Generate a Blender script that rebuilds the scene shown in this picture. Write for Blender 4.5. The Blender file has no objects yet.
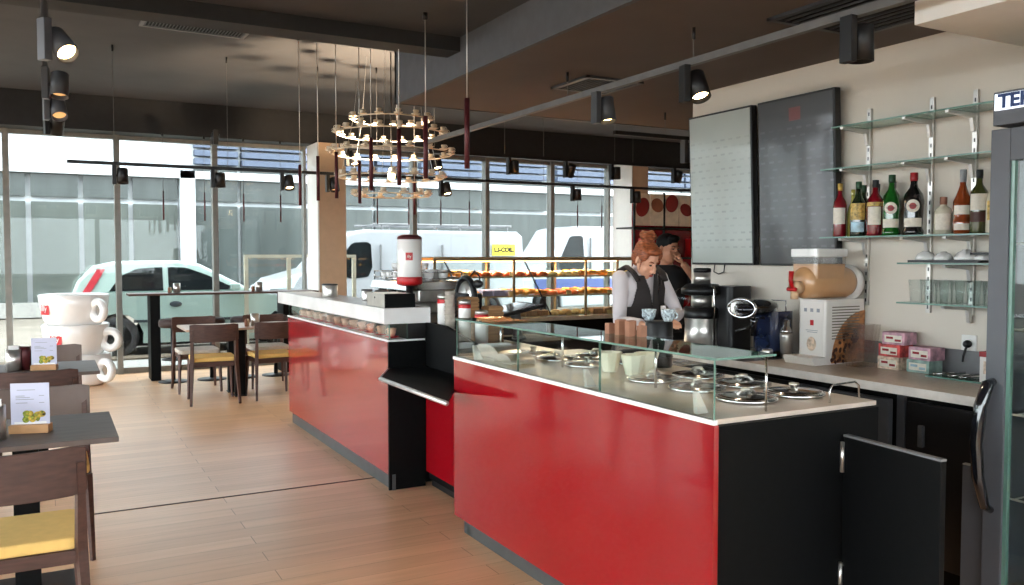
import bpy, math, random
from mathutils import Matrix, Vector, Euler
random.seed(7)
R = math.radians
S = bpy.context.scene
C = S.collection

# ------------------------------------------------------------------ materials
def lin(c):
    return tuple((v/255/12.92 if v/255 <= .04045 else ((v/255+.055)/1.055)**2.4) for v in c)+(1,)

def mat(name, col, rough=.5, metal=0, noise=.06, scale=12, coat=0, spec=.5, bump=0, emis=None, estr=0, trans=0, ior=1.45, stretch=None):
    m = bpy.data.materials.new(name); m.use_nodes = True
    nt = m.node_tree; b = nt.nodes['Principled BSDF']; L = nt.links
    c = lin(col)
    tc = nt.nodes.new('ShaderNodeTexCoord'); n = nt.nodes.new('ShaderNodeTexNoise'); n.inputs['Scale'].default_value = scale
    src = tc.outputs['Object']
    if stretch:
        mp = nt.nodes.new('ShaderNodeMapping'); mp.inputs['Scale'].default_value = stretch
        L.new(src, mp.inputs['Vector']); src = mp.outputs['Vector']
    L.new(src, n.inputs['Vector'])
    n.inputs['Detail'].default_value = 4
    r = nt.nodes.new('ShaderNodeValToRGB')
    r.color_ramp.elements[0].position = .3; r.color_ramp.elements[1].position = .7
    r.color_ramp.elements[0].color = tuple(min(1, v*(1-noise*2)) for v in c[:3])+(1,)
    r.color_ramp.elements[1].color = tuple(min(1, v*(1+noise*2)) for v in c[:3])+(1,)
    L.new(n.outputs['Fac'], r.inputs['Fac']); L.new(r.outputs['Color'], b.inputs['Base Color'])
    b.inputs['Roughness'].default_value = rough; b.inputs['Metallic'].default_value = metal
    b.inputs['Coat Weight'].default_value = coat; b.inputs['Coat Roughness'].default_value = .05
    b.inputs['Specular IOR Level'].default_value = spec
    b.inputs['Transmission Weight'].default_value = trans; b.inputs['IOR'].default_value = ior
    if bump:
        bp = nt.nodes.new('ShaderNodeBump'); bp.inputs['Strength'].default_value = bump; bp.inputs['Distance'].default_value = .01
        L.new(n.outputs['Fac'], bp.inputs['Height']); L.new(bp.outputs['Normal'], b.inputs['Normal'])
    if emis:
        b.inputs['Emission Color'].default_value = lin(emis); b.inputs['Emission Strength'].default_value = estr
    return m

def thin_glass(name, tint=(235, 245, 242), refl=1.45, rough=.0, boost=0.0):
    m = bpy.data.materials.new(name); m.use_nodes = True
    nt = m.node_tree; nt.nodes.clear(); L = nt.links
    o = nt.nodes.new('ShaderNodeOutputMaterial'); mix = nt.nodes.new('ShaderNodeMixShader')
    t = nt.nodes.new('ShaderNodeBsdfTransparent'); t.inputs['Color'].default_value = lin(tint)
    g = nt.nodes.new('ShaderNodeBsdfGlossy'); g.inputs['Roughness'].default_value = rough
    f = nt.nodes.new('ShaderNodeFresnel'); ge = nt.nodes.new('ShaderNodeNewGeometry')
    mr = nt.nodes.new('ShaderNodeMapRange'); mr.inputs['To Min'].default_value = refl; mr.inputs['To Max'].default_value = 1/refl
    L.new(ge.outputs['Backfacing'], mr.inputs['Value']); L.new(mr.outputs['Result'], f.inputs['IOR'])
    a = nt.nodes.new('ShaderNodeMath'); a.operation = 'ADD'; a.use_clamp = True; a.inputs[1].default_value = boost
    L.new(f.outputs['Fac'], a.inputs[0])
    L.new(a.outputs[0], mix.inputs[0]); L.new(t.outputs[0], mix.inputs[1]); L.new(g.outputs[0], mix.inputs[2]); L.new(mix.outputs[0], o.inputs[0])
    return m

def floor_material():
    m = bpy.data.materials.new('oak_plank_floor'); m.use_nodes = True
    nt = m.node_tree; b = nt.nodes['Principled BSDF']; L = nt.links
    tc = nt.nodes.new('ShaderNodeTexCoord')
    mp = nt.nodes.new('ShaderNodeMapping'); mp.inputs['Scale'].default_value = (.6, 1, 1)
    br = nt.nodes.new('ShaderNodeTexBrick')
    br.inputs['Color1'].default_value = lin((230, 188, 148)); br.inputs['Color2'].default_value = lin((214, 170, 130)); br.inputs['Mortar'].default_value = lin((160, 116, 86))
    br.inputs['Scale'].default_value = 1; br.inputs['Mortar Size'].default_value = .0012; br.inputs['Brick Width'].default_value = 1.1; br.inputs['Row Height'].default_value = .14
    L.new(tc.outputs['Object'], mp.inputs[0]); L.new(mp.outputs[0], br.inputs['Vector'])
    mp2 = nt.nodes.new('ShaderNodeMapping'); mp2.inputs['Scale'].default_value = (.7, 9, 1)
    n = nt.nodes.new('ShaderNodeTexNoise'); n.inputs['Scale'].default_value = 2.2; n.inputs['Detail'].default_value = 7; n.inputs['Roughness'].default_value = .6
    L.new(tc.outputs['Object'], mp2.inputs[0]); L.new(mp2.outputs[0], n.inputs['Vector'])
    r = nt.nodes.new('ShaderNodeValToRGB'); r.color_ramp.elements[0].position = .3; r.color_ramp.elements[1].position = .72
    r.color_ramp.elements[0].color = (.74, .69, .65, 1); r.color_ramp.elements[1].color = (1.08, 1.06, 1.04, 1)
    L.new(n.outputs['Fac'], r.inputs[0])
    mx = nt.nodes.new('ShaderNodeMix'); mx.data_type = 'RGBA'; mx.blend_type = 'MULTIPLY'; mx.inputs[0].default_value = .55
    L.new(br.outputs['Color'], mx.inputs[6]); L.new(r.outputs[0], mx.inputs[7]); L.new(mx.outputs[2], b.inputs['Base Color'])
    b.inputs['Roughness'].default_value = .36
    return m

M = dict(
 floor=floor_material(), joint=mat('dark_joint', (70, 45, 35), .6),
 ceiling=mat('grey_painted_ceiling', (70, 71, 75), .8, noise=.04, scale=3), header=mat('charcoal_header', (38, 39, 41), .7),
 soffit=mat('taupe_grey_soffit', (92, 80, 74), .75, noise=.03, scale=3), bulk=mat('grey_bulkhead', (84, 86, 91), .7, noise=.04),
 cream=mat('cream_wall', (222, 213, 200), .75, noise=.015, scale=2), beige=mat('beige_column', (196, 168, 140), .7, noise=.02), white=mat('white_paint_and_lit_face', (240, 238, 234), .6, noise=.01),
 black=mat('black_laminate', (8, 9, 10), .6, noise=.1, scale=30, spec=.15), blackmetal=mat('black_metal', (22, 22, 24), .4, noise=.05),
 darkgrey=mat('dark_grey_metal', (62, 64, 68), .45, noise=.04), greytrack=mat('grey_track', (100, 100, 100), .5), mullion=mat('grey_aluminium_mullion', (128, 127, 122), .5),
 steel=mat('brushed_steel', (206, 202, 196), .3, metal=.85, noise=.04, scale=20), steeltop=mat('steel_counter', (224, 210, 196), .28, metal=.35, noise=.05, scale=6), lidsteel=mat('polished_lid_steel', (130, 124, 118), .12, metal=1, noise=.1, scale=14), chrome=mat('chrome', (215, 215, 215), .12, metal=1, noise=.03),
 alu=mat('aluminium_edge', (210, 208, 205), .35, metal=.6), kick=mat('grey_plinth', (92, 96, 98), .35, metal=.5),
 red=mat('gloss_red_panel', (146, 10, 22), .14, noise=.02, scale=2, coat=.65, spec=.5), redplain=mat('red_plastic', (190, 25, 30), .35), darkred=mat('dark_red_tube', (84, 34, 38), .4, metal=.3),
 marble=mat('white_marble', (234, 233, 232), .25, noise=.05, scale=3, stretch=(1, 1, 1)), wood=mat('walnut_wood', (76, 50, 42), .5, noise=.12, scale=9, stretch=(1.2, 8, 8)), woodgrey=mat('grey_brown_wood', (108, 95, 90), .5, noise=.06, scale=6, stretch=(1, 6, 1)),
 lightwood=mat('light_oak', (202, 152, 104), .5, noise=.1, scale=10, stretch=(1, 8, 1)), tabletop=mat('beige_table_top', (190, 160, 140), .3, noise=.06, scale=6, stretch=(1, 8, 1)),
 yellow=mat('mustard_fabric', (232, 192, 114), .85, noise=.02, scale=30, bump=.1), greyfab=mat('pale_grey_fabric', (190, 180, 168), .85, noise=.05, scale=60), brownfab=mat('dark_brown_leather', (62, 46, 44), .5),
 worktop=mat('beige_worktop', (198, 182, 166), .3, noise=.05, scale=40), worktopdark=mat('dark_worktop', (50, 48, 50), .3), worktopedge=mat('light_worktop_edge', (222, 218, 214), .4),
 porcelain=mat('white_porcelain', (240, 238, 236), .15, noise=.01, coat=.5), cream_cup=mat('cream_bowl', (244, 234, 212), .4, noise=.02), pinkcup=mat('pinkish_cup', (222, 168, 144), .45), goldcup=mat('ivory_porcelain', (226, 212, 190), .3),
 bluecup=mat('blue_patterned_porcelain', (176, 190, 208), .3, noise=.4, scale=90),
 glass=thin_glass('window_glass', (246, 249, 249), 1.35), frontglass=thin_glass('dimming_front_glass', (226, 230, 229), 1.35), clear=thin_glass('clear_display_glass', (248, 252, 250), 1.4), shelfglass=thin_glass('green_shelf_glass', (190, 220, 208), 1.5, boost=.05), drinkglass=thin_glass('drinking_glass', (251, 253, 253), 1.4, .03, .0),  # front glass carries an added tint that dims the overbright street
 glassedge=mat('green_glass_edge', (104, 140, 128), .2, noise=.04, spec=.7), topglass=thin_glass('reflective_top_glass', (214, 232, 226), 1.7, .02, .12),
 plasticclear=thin_glass('frosted_plastic', (246, 244, 242), 1.4, .2, .03),
 ground=mat('pale_paving', (122, 114, 104), .9, noise=.08, scale=1.5), curb=mat('concrete_curb', (150, 149, 145), .8, noise=.05), gravel=mat('tan_gravel', (100, 88, 74), .95, noise=.3, scale=20),
 bwall=mat('grey_blind_glass', (76, 82, 78), .25, noise=.1, scale=.7, stretch=(3, 1, .3)), bglass=mat('dark_shop_glass', (68, 74, 73), .2, noise=.12, scale=.9, stretch=(3, 1, .4)), bwhite=mat('white_facade_frame', (200, 204, 208), .6, noise=.01), bblue=mat('blue_grey_louvre', (80, 90, 110), .5),
 mint=mat('mint_car_paint', (166, 187, 181), .25, noise=.01, coat=1), vanwhite=mat('white_van_paint', (158, 161, 166), .3, noise=.01, coat=.6), carglass=mat('dark_car_glass', (20, 25, 27), .15, noise=.2, scale=2, spec=.3), tyre=mat('rubber_tyre', (36, 37, 40), .8), rim=mat('silver_rim', (150, 152, 155), .4, metal=.6), taillight=mat('red_tail_lamp', (176, 40, 52), .3), bumper=mat('dark_trim', (60, 66, 72), .6), headlamp=mat('headlamp_glass', (200, 214, 220), .1), vanblue=mat('blue_stripe', (70, 84, 140), .4),
 signyellow=mat('yellow_sticker', (244, 226, 70), .6), ink=mat('black_ink', (30, 30, 34), .6), greyink=mat('grey_ink', (150, 152, 158), .7), whiteink=mat('white_ink', (245, 245, 245), .5), blueink=mat('blue_ink', (40, 62, 112), .5),
 screenl=mat('pale_grey_screen', (178, 184, 178), .22, noise=.02, scale=2, coat=.6), screenr=mat('dark_grey_screen', (84, 86, 88), .2, noise=.02, scale=2, coat=.6), screenink=mat('screen_text', (146, 152, 148), .4), screenink2=mat('faint_screen_text', (98, 100, 103), .4), screenred=mat('screen_red_mark', (112, 66, 66), .4),
 paper=mat('pale_lilac_paper', (206, 206, 226), .7, noise=.015), paperwarm=mat('salad_photo_base', (188, 160, 60), .7, noise=.5, scale=60), salad=mat('salad_green', (130, 140, 50), .7, noise=.4, scale=90),
 skin=mat('skin', (214, 160, 132), .5, noise=.03), skindark=mat('tanned_skin', (184, 128, 100), .5), hair=mat('auburn_hair', (136, 72, 40), .55, noise=.3, scale=40, stretch=(1, 1, 4)), hairblack=mat('black_hair', (14, 12, 13), .65, spec=.2), shirt=mat('white_shirt', (205, 196, 198), .8, noise=.02, bump=.2), vest=mat('dark_brown_vest', (38, 32, 32), .8), lips=mat('lips', (176, 84, 78), .5), eyedark=mat('dark_eye', (34, 26, 24), .3), cloth=mat('black_cloth', (22, 22, 25), .85),
 lamp=mat('lit_lamp_lens', (255, 220, 160), .4, emis=(255, 214, 150), estr=14), lampoff=mat('lamp_inner_warm', (150, 110, 80), .4, emis=(255, 190, 120), estr=.5),
 fridge=mat('dark_grey_fridge', (84, 86, 92), .4, noise=.02), fridgesign=mat('backlit_sign', (235, 242, 250), .4, emis=(225, 236, 250), estr=.7), handle=mat('glossy_black_handle', (20, 22, 28), .1, coat=1),
 tea=mat('milky_brown_drink', (198, 152, 108), .35, noise=.02, coat=.6), amberdisk=mat('beige_plastic', (206, 170, 134), .4),
 boxwhite=mat('white_machine_panel', (232, 226, 220), .4, noise=.01), boxbrown=mat('brown_coffee_print', (176, 120, 74), .5, noise=.3, scale=26), bean=mat('dark_bean_print', (70, 34, 24), .5), boxgrille=mat('grey_grille', (120, 108, 98), .5),
 blueapp=mat('dark_blue_gloss', (34, 44, 72), .15, coat=1), cardpink=mat('pink_carton', (196, 150, 164), .6, noise=.25, scale=25), cardred=mat('red_carton', (200, 80, 78), .6, noise=.3, scale=30), cardcream=mat('cream_carton', (216, 190, 168), .6, noise=.25, scale=40), cardblue=mat('pale_blue_carton', (176, 206, 220), .6, noise=.2, scale=20), cardgreen=mat('grey_green_carton', (150, 176, 168), .6, noise=.2, scale=20),
 brownpaper=mat('brown_wafer', (168, 120, 96), .8, noise=.08), kraft=mat('stacked_kraft', (170, 128, 88), .8, noise=.2, scale=40, stretch=(.1, .1, 3)),
 gold=mat('golden_pastry', (224, 150, 64), .6, noise=.18, scale=40), orange=mat('glazed_orange_pastry', (206, 92, 40), .4, noise=.2, scale=40), palepastry=mat('pale_pastry', (236, 200, 140), .6, noise=.15, scale=40), sandwich=mat('sandwich_crust', (200, 150, 110), .7, noise=.15, scale=30), bluewrap=mat('lilac_wrapper', (168, 166, 210), .4), brass=mat('brass_frame', (176, 150, 116), .35, metal=.6),
 barrier=mat('cream_painted_steel', (176, 168, 150), .5), poster=mat('cream_poster', (236, 214, 190), .5), posterred=mat('dark_red_poster_print', (150, 44, 40), .5), posterbrown=mat('brown_poster_print', (160, 96, 70), .5), pricetag=mat('price_tag', (250, 220, 160), .6), greyplastic=mat('grey_plastic', (118, 118, 120), .5),
)
def add_menu_lines(m, ink):
    nt = m.node_tree; b = nt.nodes['Principled BSDF']; L = nt.links; src = b.inputs['Base Color'].links[0].from_socket
    tc = nt.nodes.new('ShaderNodeTexCoord'); sp_ = nt.nodes.new('ShaderNodeSeparateXYZ'); cb = nt.nodes.new('ShaderNodeCombineXYZ')
    L.new(tc.outputs['Object'], sp_.inputs[0]); L.new(sp_.outputs['Y'], cb.inputs['X']); L.new(sp_.outputs['Z'], cb.inputs['Y'])
    br = nt.nodes.new('ShaderNodeTexBrick'); br.inputs['Scale'].default_value = 1; br.inputs['Brick Width'].default_value = .075; br.inputs['Row Height'].default_value = .048
    br.inputs['Mortar Size'].default_value = .0185; br.inputs['Mortar Smooth'].default_value = .1; br.offset = .37; br.inputs['Color1'].default_value = (1, 1, 1, 1); br.inputs['Color2'].default_value = (.1, .1, .1, 1); br.inputs['Mortar'].default_value = (0, 0, 0, 1)
    L.new(cb.outputs[0], br.inputs['Vector'])
    hi = nt.nodes.new('ShaderNodeMath'); hi.operation = 'LESS_THAN'; hi.inputs[1].default_value = .86; L.new(sp_.outputs['Z'], hi.inputs[0])
    lo = nt.nodes.new('ShaderNodeMath'); lo.operation = 'GREATER_THAN'; lo.inputs[1].default_value = .10; L.new(sp_.outputs['Z'], lo.inputs[0])
    m1 = nt.nodes.new('ShaderNodeMath'); m1.operation = 'MULTIPLY'; L.new(hi.outputs[0], m1.inputs[0]); L.new(lo.outputs[0], m1.inputs[1])
    m2 = nt.nodes.new('ShaderNodeMath'); m2.operation = 'MULTIPLY'; L.new(m1.outputs[0], m2.inputs[0]); L.new(br.outputs['Color'], m2.inputs[1])
    mx = nt.nodes.new('ShaderNodeMix'); mx.data_type = 'RGBA'; L.new(m2.outputs[0], mx.inputs[0]); L.new(src, mx.inputs[6]); mx.inputs[7].default_value = lin(ink); L.new(mx.outputs[2], b.inputs['Base Color'])
add_menu_lines(M['screenl'], (158, 164, 159)); add_menu_lines(M['screenr'], (104, 106, 110))
def liquid(name, col, rough=.06): return mat(name, col, rough, noise=.03, coat=1, spec=.6)
M.update(redliq=liquid('red_bottle', (120, 14, 28)), greenliq=liquid('green_bottle', (24, 92, 30)), darkgreen=liquid('dark_green_bottle', (26, 42, 26)), blackliq=liquid('black_bottle', (20, 20, 24)), amber=liquid('amber_bottle', (140, 62, 28)), olive=liquid('olive_bottle', (62, 66, 30)), yellowliq=liquid('pale_yellow_bottle', (186, 180, 90)), paleliq=liquid('pale_clear_bottle', (214, 206, 184)), label=mat('paper_label', (226, 218, 204), .6, noise=.04, scale=60), labelgold=mat('gold_label', (190, 160, 84), .4, noise=.3, scale=60), capred=mat('red_cap', (150, 30, 34), .4), capgreen=mat('green_cap', (34, 70, 44), .4), capgold=mat('gold_cap', (196, 160, 80), .35, metal=.5), capgrey=mat('grey_cap', (150, 152, 156), .4), cork=mat('cork_cap', (150, 104, 84), .7))

# ------------------------------------------------------------------ mesh builder
class MB:
    def __init__(s): s.v = []; s.f = []; s.m = []; s.sm = []; s.X = Matrix.Identity(4)
    def at(s, loc=(0, 0, 0), rz=0, rx=0, ry=0, sc=1):
        s.X = Matrix.Translation(loc) @ Euler((rx, ry, rz)).to_matrix().to_4x4() @ Matrix.Scale(sc, 4); return s
    def add(s, vs, fs, m=0, sm=False):
        k = len(s.v); s.v += [tuple(s.X @ Vector(p)) for p in vs]
        for f in fs: s.f.append([i+k for i in f]); s.m.append(m); s.sm.append(sm)
        return s
    def box(s, x0, x1, y0, y1, z0, z1, m=0):
        v = [(x, y, z) for z in (z0, z1) for x, y in ((x0, y0), (x1, y0), (x1, y1), (x0, y1))]
        return s.add(v, [(3, 2, 1, 0), (4, 5, 6, 7), (0, 1, 5, 4), (1, 2, 6, 5), (2, 3, 7, 6), (3, 0, 4, 7)], m)
    def lathe(s, prof, c=(0, 0, 0), n=20, m=0, sm=True, cap=True):
        k = len(prof); v = []
        for r, z in prof:
            for i in range(n):
                a = 2*math.pi*i/n; v.append((c[0]+r*math.cos(a), c[1]+r*math.sin(a), c[2]+z))
        f = [(j*n+i, j*n+(i+1) % n, (j+1)*n+(i+1) % n, (j+1)*n+i) for j in range(k-1) for i in range(n)]
        s.add(v, f, m, sm)
        if cap:
            b = len(s.v)-len(v)
            if prof[0][0] > 1e-4: s.f.append([b+i for i in range(n)][::-1]); s.m.append(m); s.sm.append(False)
            if prof[-1][0] > 1e-4: s.f.append([b+(k-1)*n+i for i in range(n)]); s.m.append(m); s.sm.append(False)
        return s
    def cyl(s, p0, p1, r0, r1=None, n=12, m=0, sm=True): return s.tube([p0, p1], [r0, r0 if r1 is None else r1], n, m, sm)
    def tube(s, path, r, n=10, m=0, sm=True, closed=False, flat=1):
        P = [Vector(p) for p in path]; K = len(P); rs = r if isinstance(r, (list, tuple)) else [r]*K; v = []; prev = None
        for i in range(K):
            d = (P[(i+1) % K]-P[i-1]) if closed else (P[min(i+1, K-1)]-P[max(i-1, 0)])
            d.normalize()
            if prev is None:
                u = d.cross(Vector((0, 0, 1)))
                if u.length < 1e-3: u = d.cross(Vector((0, 1, 0)))
            else: u = prev-d*prev.dot(d)
            u.normalize(); w = d.cross(u); prev = u
            for j in range(n):
                a = 2*math.pi*j/n+math.pi/n; v.append(tuple(P[i]+(u*math.cos(a)+w*math.sin(a)*flat)*rs[i]))
        f = [(i*n+j, i*n+(j+1) % n, ((i+1) % K)*n+(j+1) % n, ((i+1) % K)*n+j) for i in range(K if closed else K-1) for j in range(n)]
        if not closed: f += [tuple(range(n))[::-1], tuple((K-1)*n+j for j in range(n))]
        return s.add(v, f, m, sm and n > 5)
    def ell(s, c, r, n=14, m=0, rot=None):
        if not isinstance(r, (tuple, list)): r = (r, r, r)
        q = Euler(rot).to_matrix() if rot else None; v = []; h = n//2+1
        for j in range(1, h):
            t = math.pi*j/h
            for i in range(n):
                a = 2*math.pi*i/n; p = Vector((r[0]*math.sin(t)*math.cos(a), r[1]*math.sin(t)*math.sin(a), -r[2]*math.cos(t)))
                v.append(tuple((q @ p if q else p)+Vector(c)))
        for sg in (-1, 1):
            p = Vector((0, 0, sg*r[2])); v.append(tuple((q @ p if q else p)+Vector(c)))
        f = [(j*n+i, j*n+(i+1) % n, (j+1)*n+(i+1) % n, (j+1)*n+i) for j in range(h-2) for i in range(n)]
        f += [((i+1) % n, i, (h-1)*n) for i in range(n)]+[((h-2)*n+i, (h-2)*n+(i+1) % n, (h-1)*n+1) for i in range(n)]
        return s.add(v, f, m, True)
    def ring(s, c, R_, r, n=32, k=8, m=0, ax='z'):
        p = []
        for i in range(n):
            a = 2*math.pi*i/n; q = (R_*math.cos(a), R_*math.sin(a))
            p.append({'z': (c[0]+q[0], c[1]+q[1], c[2]), 'y': (c[0]+q[0], c[1], c[2]+q[1]), 'x': (c[0], c[1]+q[0], c[2]+q[1])}[ax])
        return s.tube(p, r, k, m, closed=True)
    def prism(s, poly, a, b, ax='y', m=0, ta=None):
        """poly in the two other axes; extruded from a to b along ax."""
        n = len(poly); v = []
        for t in (a, b):
            for p, q in poly: v.append({'y': (p, t, q), 'x': (t, p, q), 'z': (p, q, t)}[ax])
        return s.add(v, [tuple(range(n)), tuple(range(n, 2*n))[::-1]]+[(i, i+n, (i+1) % n+n, (i+1) % n) for i in range(n)], m)
    def rbox(s, x0, x1, y0, y1, z0, z1, r=.02, m=0, n=4):
        """vertical-edge rounded box"""
        poly = []
        for cx, cy, a0 in ((x1-r, y1-r, 0), (x0+r, y1-r, 90), (x0+r, y0+r, 180), (x1-r, y0+r, 270)):
            for i in range(n+1): a = R(a0+90*i/n); poly.append((cx+r*math.cos(a), cy+r*math.sin(a)))
        return s.prism(poly, z0, z1, 'z', m)
    def build(s, name, mats, parent=None, bevel=0, mods=None, loc=None):
        me = bpy.data.meshes.new(name); me.from_pydata(s.v, [], s.f)
        if not isinstance(mats, (list, tuple)): mats = [mats]
        for m in mats: me.materials.append(M[m] if isinstance(m, str) else m)
        me.polygons.foreach_set('material_index', s.m); me.polygons.foreach_set('use_smooth', s.sm)
        me.validate()
        import bmesh
        b = bmesh.new(); b.from_mesh(me); bmesh.ops.recalc_face_normals(b, faces=b.faces); b.to_mesh(me); b.free()
        me.update()
        o = bpy.data.objects.new(name, me); C.objects.link(o)
        if parent: o.parent = parent
        if loc: o.location = loc
        if bevel:
            q = o.modifiers.new('bevel', 'BEVEL'); q.width = bevel; q.segments = 2; q.limit_method = 'ANGLE'; q.angle_limit = R(40)
        return o

def tag(o, label, cat, group=None):
    o['label'] = label; o['category'] = cat
    if group: o['group'] = group
    return o
def thing(name, label, cat, loc=(0, 0, 0), rz=0, group=None):
    o = bpy.data.objects.new(name, None); C.objects.link(o); o.location = loc; o.rotation_euler = (0, 0, rz); o.empty_display_size = .1
    return tag(o, label, cat, group)
def struct(o): o['kind'] = 'structure'; return o
def stuff(o): o['kind'] = 'stuff'; return o
def dup(root, loc=None, rz=None, label=None, group=None):
    r = root.copy(); C.objects.link(r)
    if loc is not None: r.location = loc
    if rz is not None: r.rotation_euler = (r.rotation_euler[0], r.rotation_euler[1], rz)
    if label: r['label'] = label
    if group: r['group'] = group
    for ch in list(root.children):
        c = ch.copy(); C.objects.link(c); c.parent = r
        for g in ch.children:
            d = g.copy(); C.objects.link(d); d.parent = c
    return r
def text(s, size, loc, rot, m, parent, name='lettering', depth=.002, bold=0, squash=1, align='CENTER'):
    cu = bpy.data.curves.new('t', 'FONT'); cu.body = s; cu.size = size; cu.extrude = depth; cu.align_x = align; cu.align_y = 'CENTER'; cu.offset = bold
    t = bpy.data.objects.new('t', cu); C.objects.link(t)
    bpy.context.view_layer.update()
    me = bpy.data.meshes.new_from_object(t.evaluated_get(bpy.context.evaluated_depsgraph_get())); bpy.data.objects.remove(t)
    me.materials.clear(); me.materials.append(M[m])
    o = bpy.data.objects.new(name, me); C.objects.link(o); o.location = loc; o.rotation_euler = rot; o.scale = (squash, 1, 1); o.parent = parent
    return o
def solidify_remesh(o, vox, smooth=4):
    r = o.modifiers.new('r', 'REMESH'); r.mode = 'VOXEL'; r.voxel_size = vox; r.use_smooth_shade = True
    q = o.modifiers.new('s', 'SMOOTH'); q.iterations = smooth; q.factor = .5
    bpy.context.view_layer.update()
    me = bpy.data.meshes.new_from_object(o.evaluated_get(bpy.context.evaluated_depsgraph_get()))
    o.modifiers.clear(); old = list(o.data.materials)
    o.data = me
    if not me.materials:
        for m_ in old: me.materials.append(m_)
    return o
ORD = ['first', 'second', 'third', 'fourth', 'fifth', 'sixth', 'seventh', 'eighth', 'ninth', 'tenth', 'eleventh', 'twelfth', 'thirteenth', 'fourteenth', 'fifteenth', 'sixteenth']

# ------------------------------------------------------------------ camera (level of a standing person)
PSI, TH, F = math.atan(462/850), math.atan(36.5/850), 850
cd = bpy.data.cameras.new('camera'); cam = bpy.data.objects.new('camera', cd); C.objects.link(cam); S.camera = cam
cam.location = (0, 0, 1.5); cam.rotation_euler = (math.pi/2-TH, 0, -PSI)
cd.sensor_width = 36; cd.lens = 36*F/1024; cd.clip_start = .05; cd.clip_end = 300

# ------------------------------------------------------------------ setting
ZN, ZH, ZS = 2.90, 3.44, 2.66
YF = 11.9
XL, XR = -5.0, 10.6
YB = -3.0
fl = struct(MB().box(XL, XR, YB, YF, -.12, 0).build('floor', 'floor'))
struct(MB().box(XL, 1.9, 5.44, 5.455, 0, .003).build('trim_1', 'joint'))
c = MB().box(XL, 2.34, YB, 5.0, ZN, ZN+.1).box(XL, XR, 5.2, YF+.2, ZH, ZH+.1); struct(c.build('ceiling', 'ceiling'))
struct(MB().box(XL, 2.34, 5.0, 5.2, 2.81, ZH).build('trim_2', 'header'))
struct(MB().box(2.345, XR, YB, 6.18, ZS, ZS+.02).build('ceiling', 'soffit'))
struct(MB().box(2.34, 2.37, YB, 6.18, ZS-.005, ZH).box(2.34, XR, 6.15, 6.18, ZS-.005, ZH).build('trim_3', 'bulk'))
struct(MB().box(4.1, 4.3, YB, 4.81, 0, ZS).build('wall_right', 'cream'))
struct(MB().box(XR, XR+.1, 4.0, YF, 0, ZH).build('wall_right', 'cream'))
struct(MB().box(4.3, XR, 4.7, 4.81, 0, ZS).build('wall_side', 'cream'))
struct(MB().box(XL, 4.3, YB-.1, YB, 0, .9).box(XL, 4.3, YB-.1, YB, 2.6, ZN).build('wall_back', 'cream'))
struct(MB().box(XL, XR, YF-.4, YF+.15, 3.02, ZH).build('wall_front', 'header'))
struct(MB().box(3.05, 4.1, YB, 2.25, 2.42, ZS-.01).build('trim_4', 'white'))
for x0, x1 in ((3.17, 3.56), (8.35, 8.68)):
    struct(MB().box(x0, x0+.02, 11.28, 11.8, 0, 3.02, 1).box(x0+.02, x1, 11.28, 11.8, 0, 3.02, 0).build('column', ['beige', 'white']))  # left face white: window light on the column is put into its colour
# front glazing bays
xs = [-5.0, -3.9, -2.8, -1.65, -.44, .766, 1.946, 3.156]
bays = list(zip(xs[:-1], xs[1:]))+[(3.6, 4.78), (4.78, 5.99), (5.99, 7.17), (7.17, 8.3), (8.73, XR)]
for i, (a, b) in enumerate(bays):
    w = struct(MB().box(a, a+.033, YF-.09, YF+.05, .0, 3.03).box(b-.033, b, YF-.09, YF+.05, .0, 3.03).box(a+.033, b-.033, YF-.05, YF+.03, .0, .07).box(a+.033, b-.033, YF-.05, YF+.03, 2.97, 3.02).build('window_%d' % (i+1), 'mullion'))
    MB().box(a+.034, b-.034, YF-.012, YF, .071, 2.969).build('pane', 'frontglass', w)
# side glazing, left of the room, and window strip behind
n = len(bays)
for i in range(6):
    a = YB+i*2.4; b = min(a+2.4, YF-.4); zt = ZN if b < 5.1 else 3.05
    w = struct(MB().box(XL-.05, XL+.02, a, a+.07, 0, zt).box(XL-.05, XL+.02, b-.07, b, 0, zt).box(XL-.05, XL+.02, a, b, 0, .08).box(XL-.05, XL+.02, a, b, zt-.1, zt).build('window_%d' % (n+1+i), 'mullion'))
    MB().box(XL-.02, XL-.01, a+.07, b-.07, .08, zt-.1).build('pane', 'glass', w)
for i in range(3):
    a = XL+i*3.1; b = a+3.1
    w = struct(MB().box(a, a+.06, YB-.07, YB-.01, .9, 2.6).box(b-.06, b, YB-.07, YB-.01, .9, 2.6).box(a, b, YB-.07, YB-.01, .9, .96).box(a, b, YB-.07, YB-.01, 2.54, 2.6).build('window_%d' % (n+7+i), 'mullion'))
    MB().box(a+.06, b-.06, YB-.045, YB-.035, .96, 2.54).build('pane', 'glass', w)

def vent(x0, x1, y0, y1, z, label, rz=0, slot=False):
    t = thing('air_vent', label, 'vent', ((x0+x1)/2, (y0+y1)/2, z), rz)
    a, b = (x1-x0)/2, (y1-y0)/2
    MB().box(-a, a, -b, -b+.03, -.015, 0).box(-a, a, b-.03, b, -.015, 0).box(-a, -a+.03, -b, b, -.015, 0).box(a-.03, a, -b, b, -.015, 0).build('frame', 'darkgrey' if not slot else 'greyplastic', t)
    k = MB().box(-a+.03, a-.03, -b+.03, b-.03, -.004, -.001, 1)
    nn = 30 if slot else 12
    for i in range(nn):
        x = -a+.04+(2*a-.08)*i/(nn-1); k.box(x-.003, x+.003, -b+.03, b-.03, -.013, -.004)
    k.build('grille', ['darkgrey', 'black'], t)
vent(.70, 1.56, 7.6, 7.85, ZH, 'long narrow slotted air vent in the high grey ceiling at left', R(2), True)
vent(3.05, 3.5, 4.6, 5.05, ZS, 'square dark air vent in the lower ceiling near the pastry case side')
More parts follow.
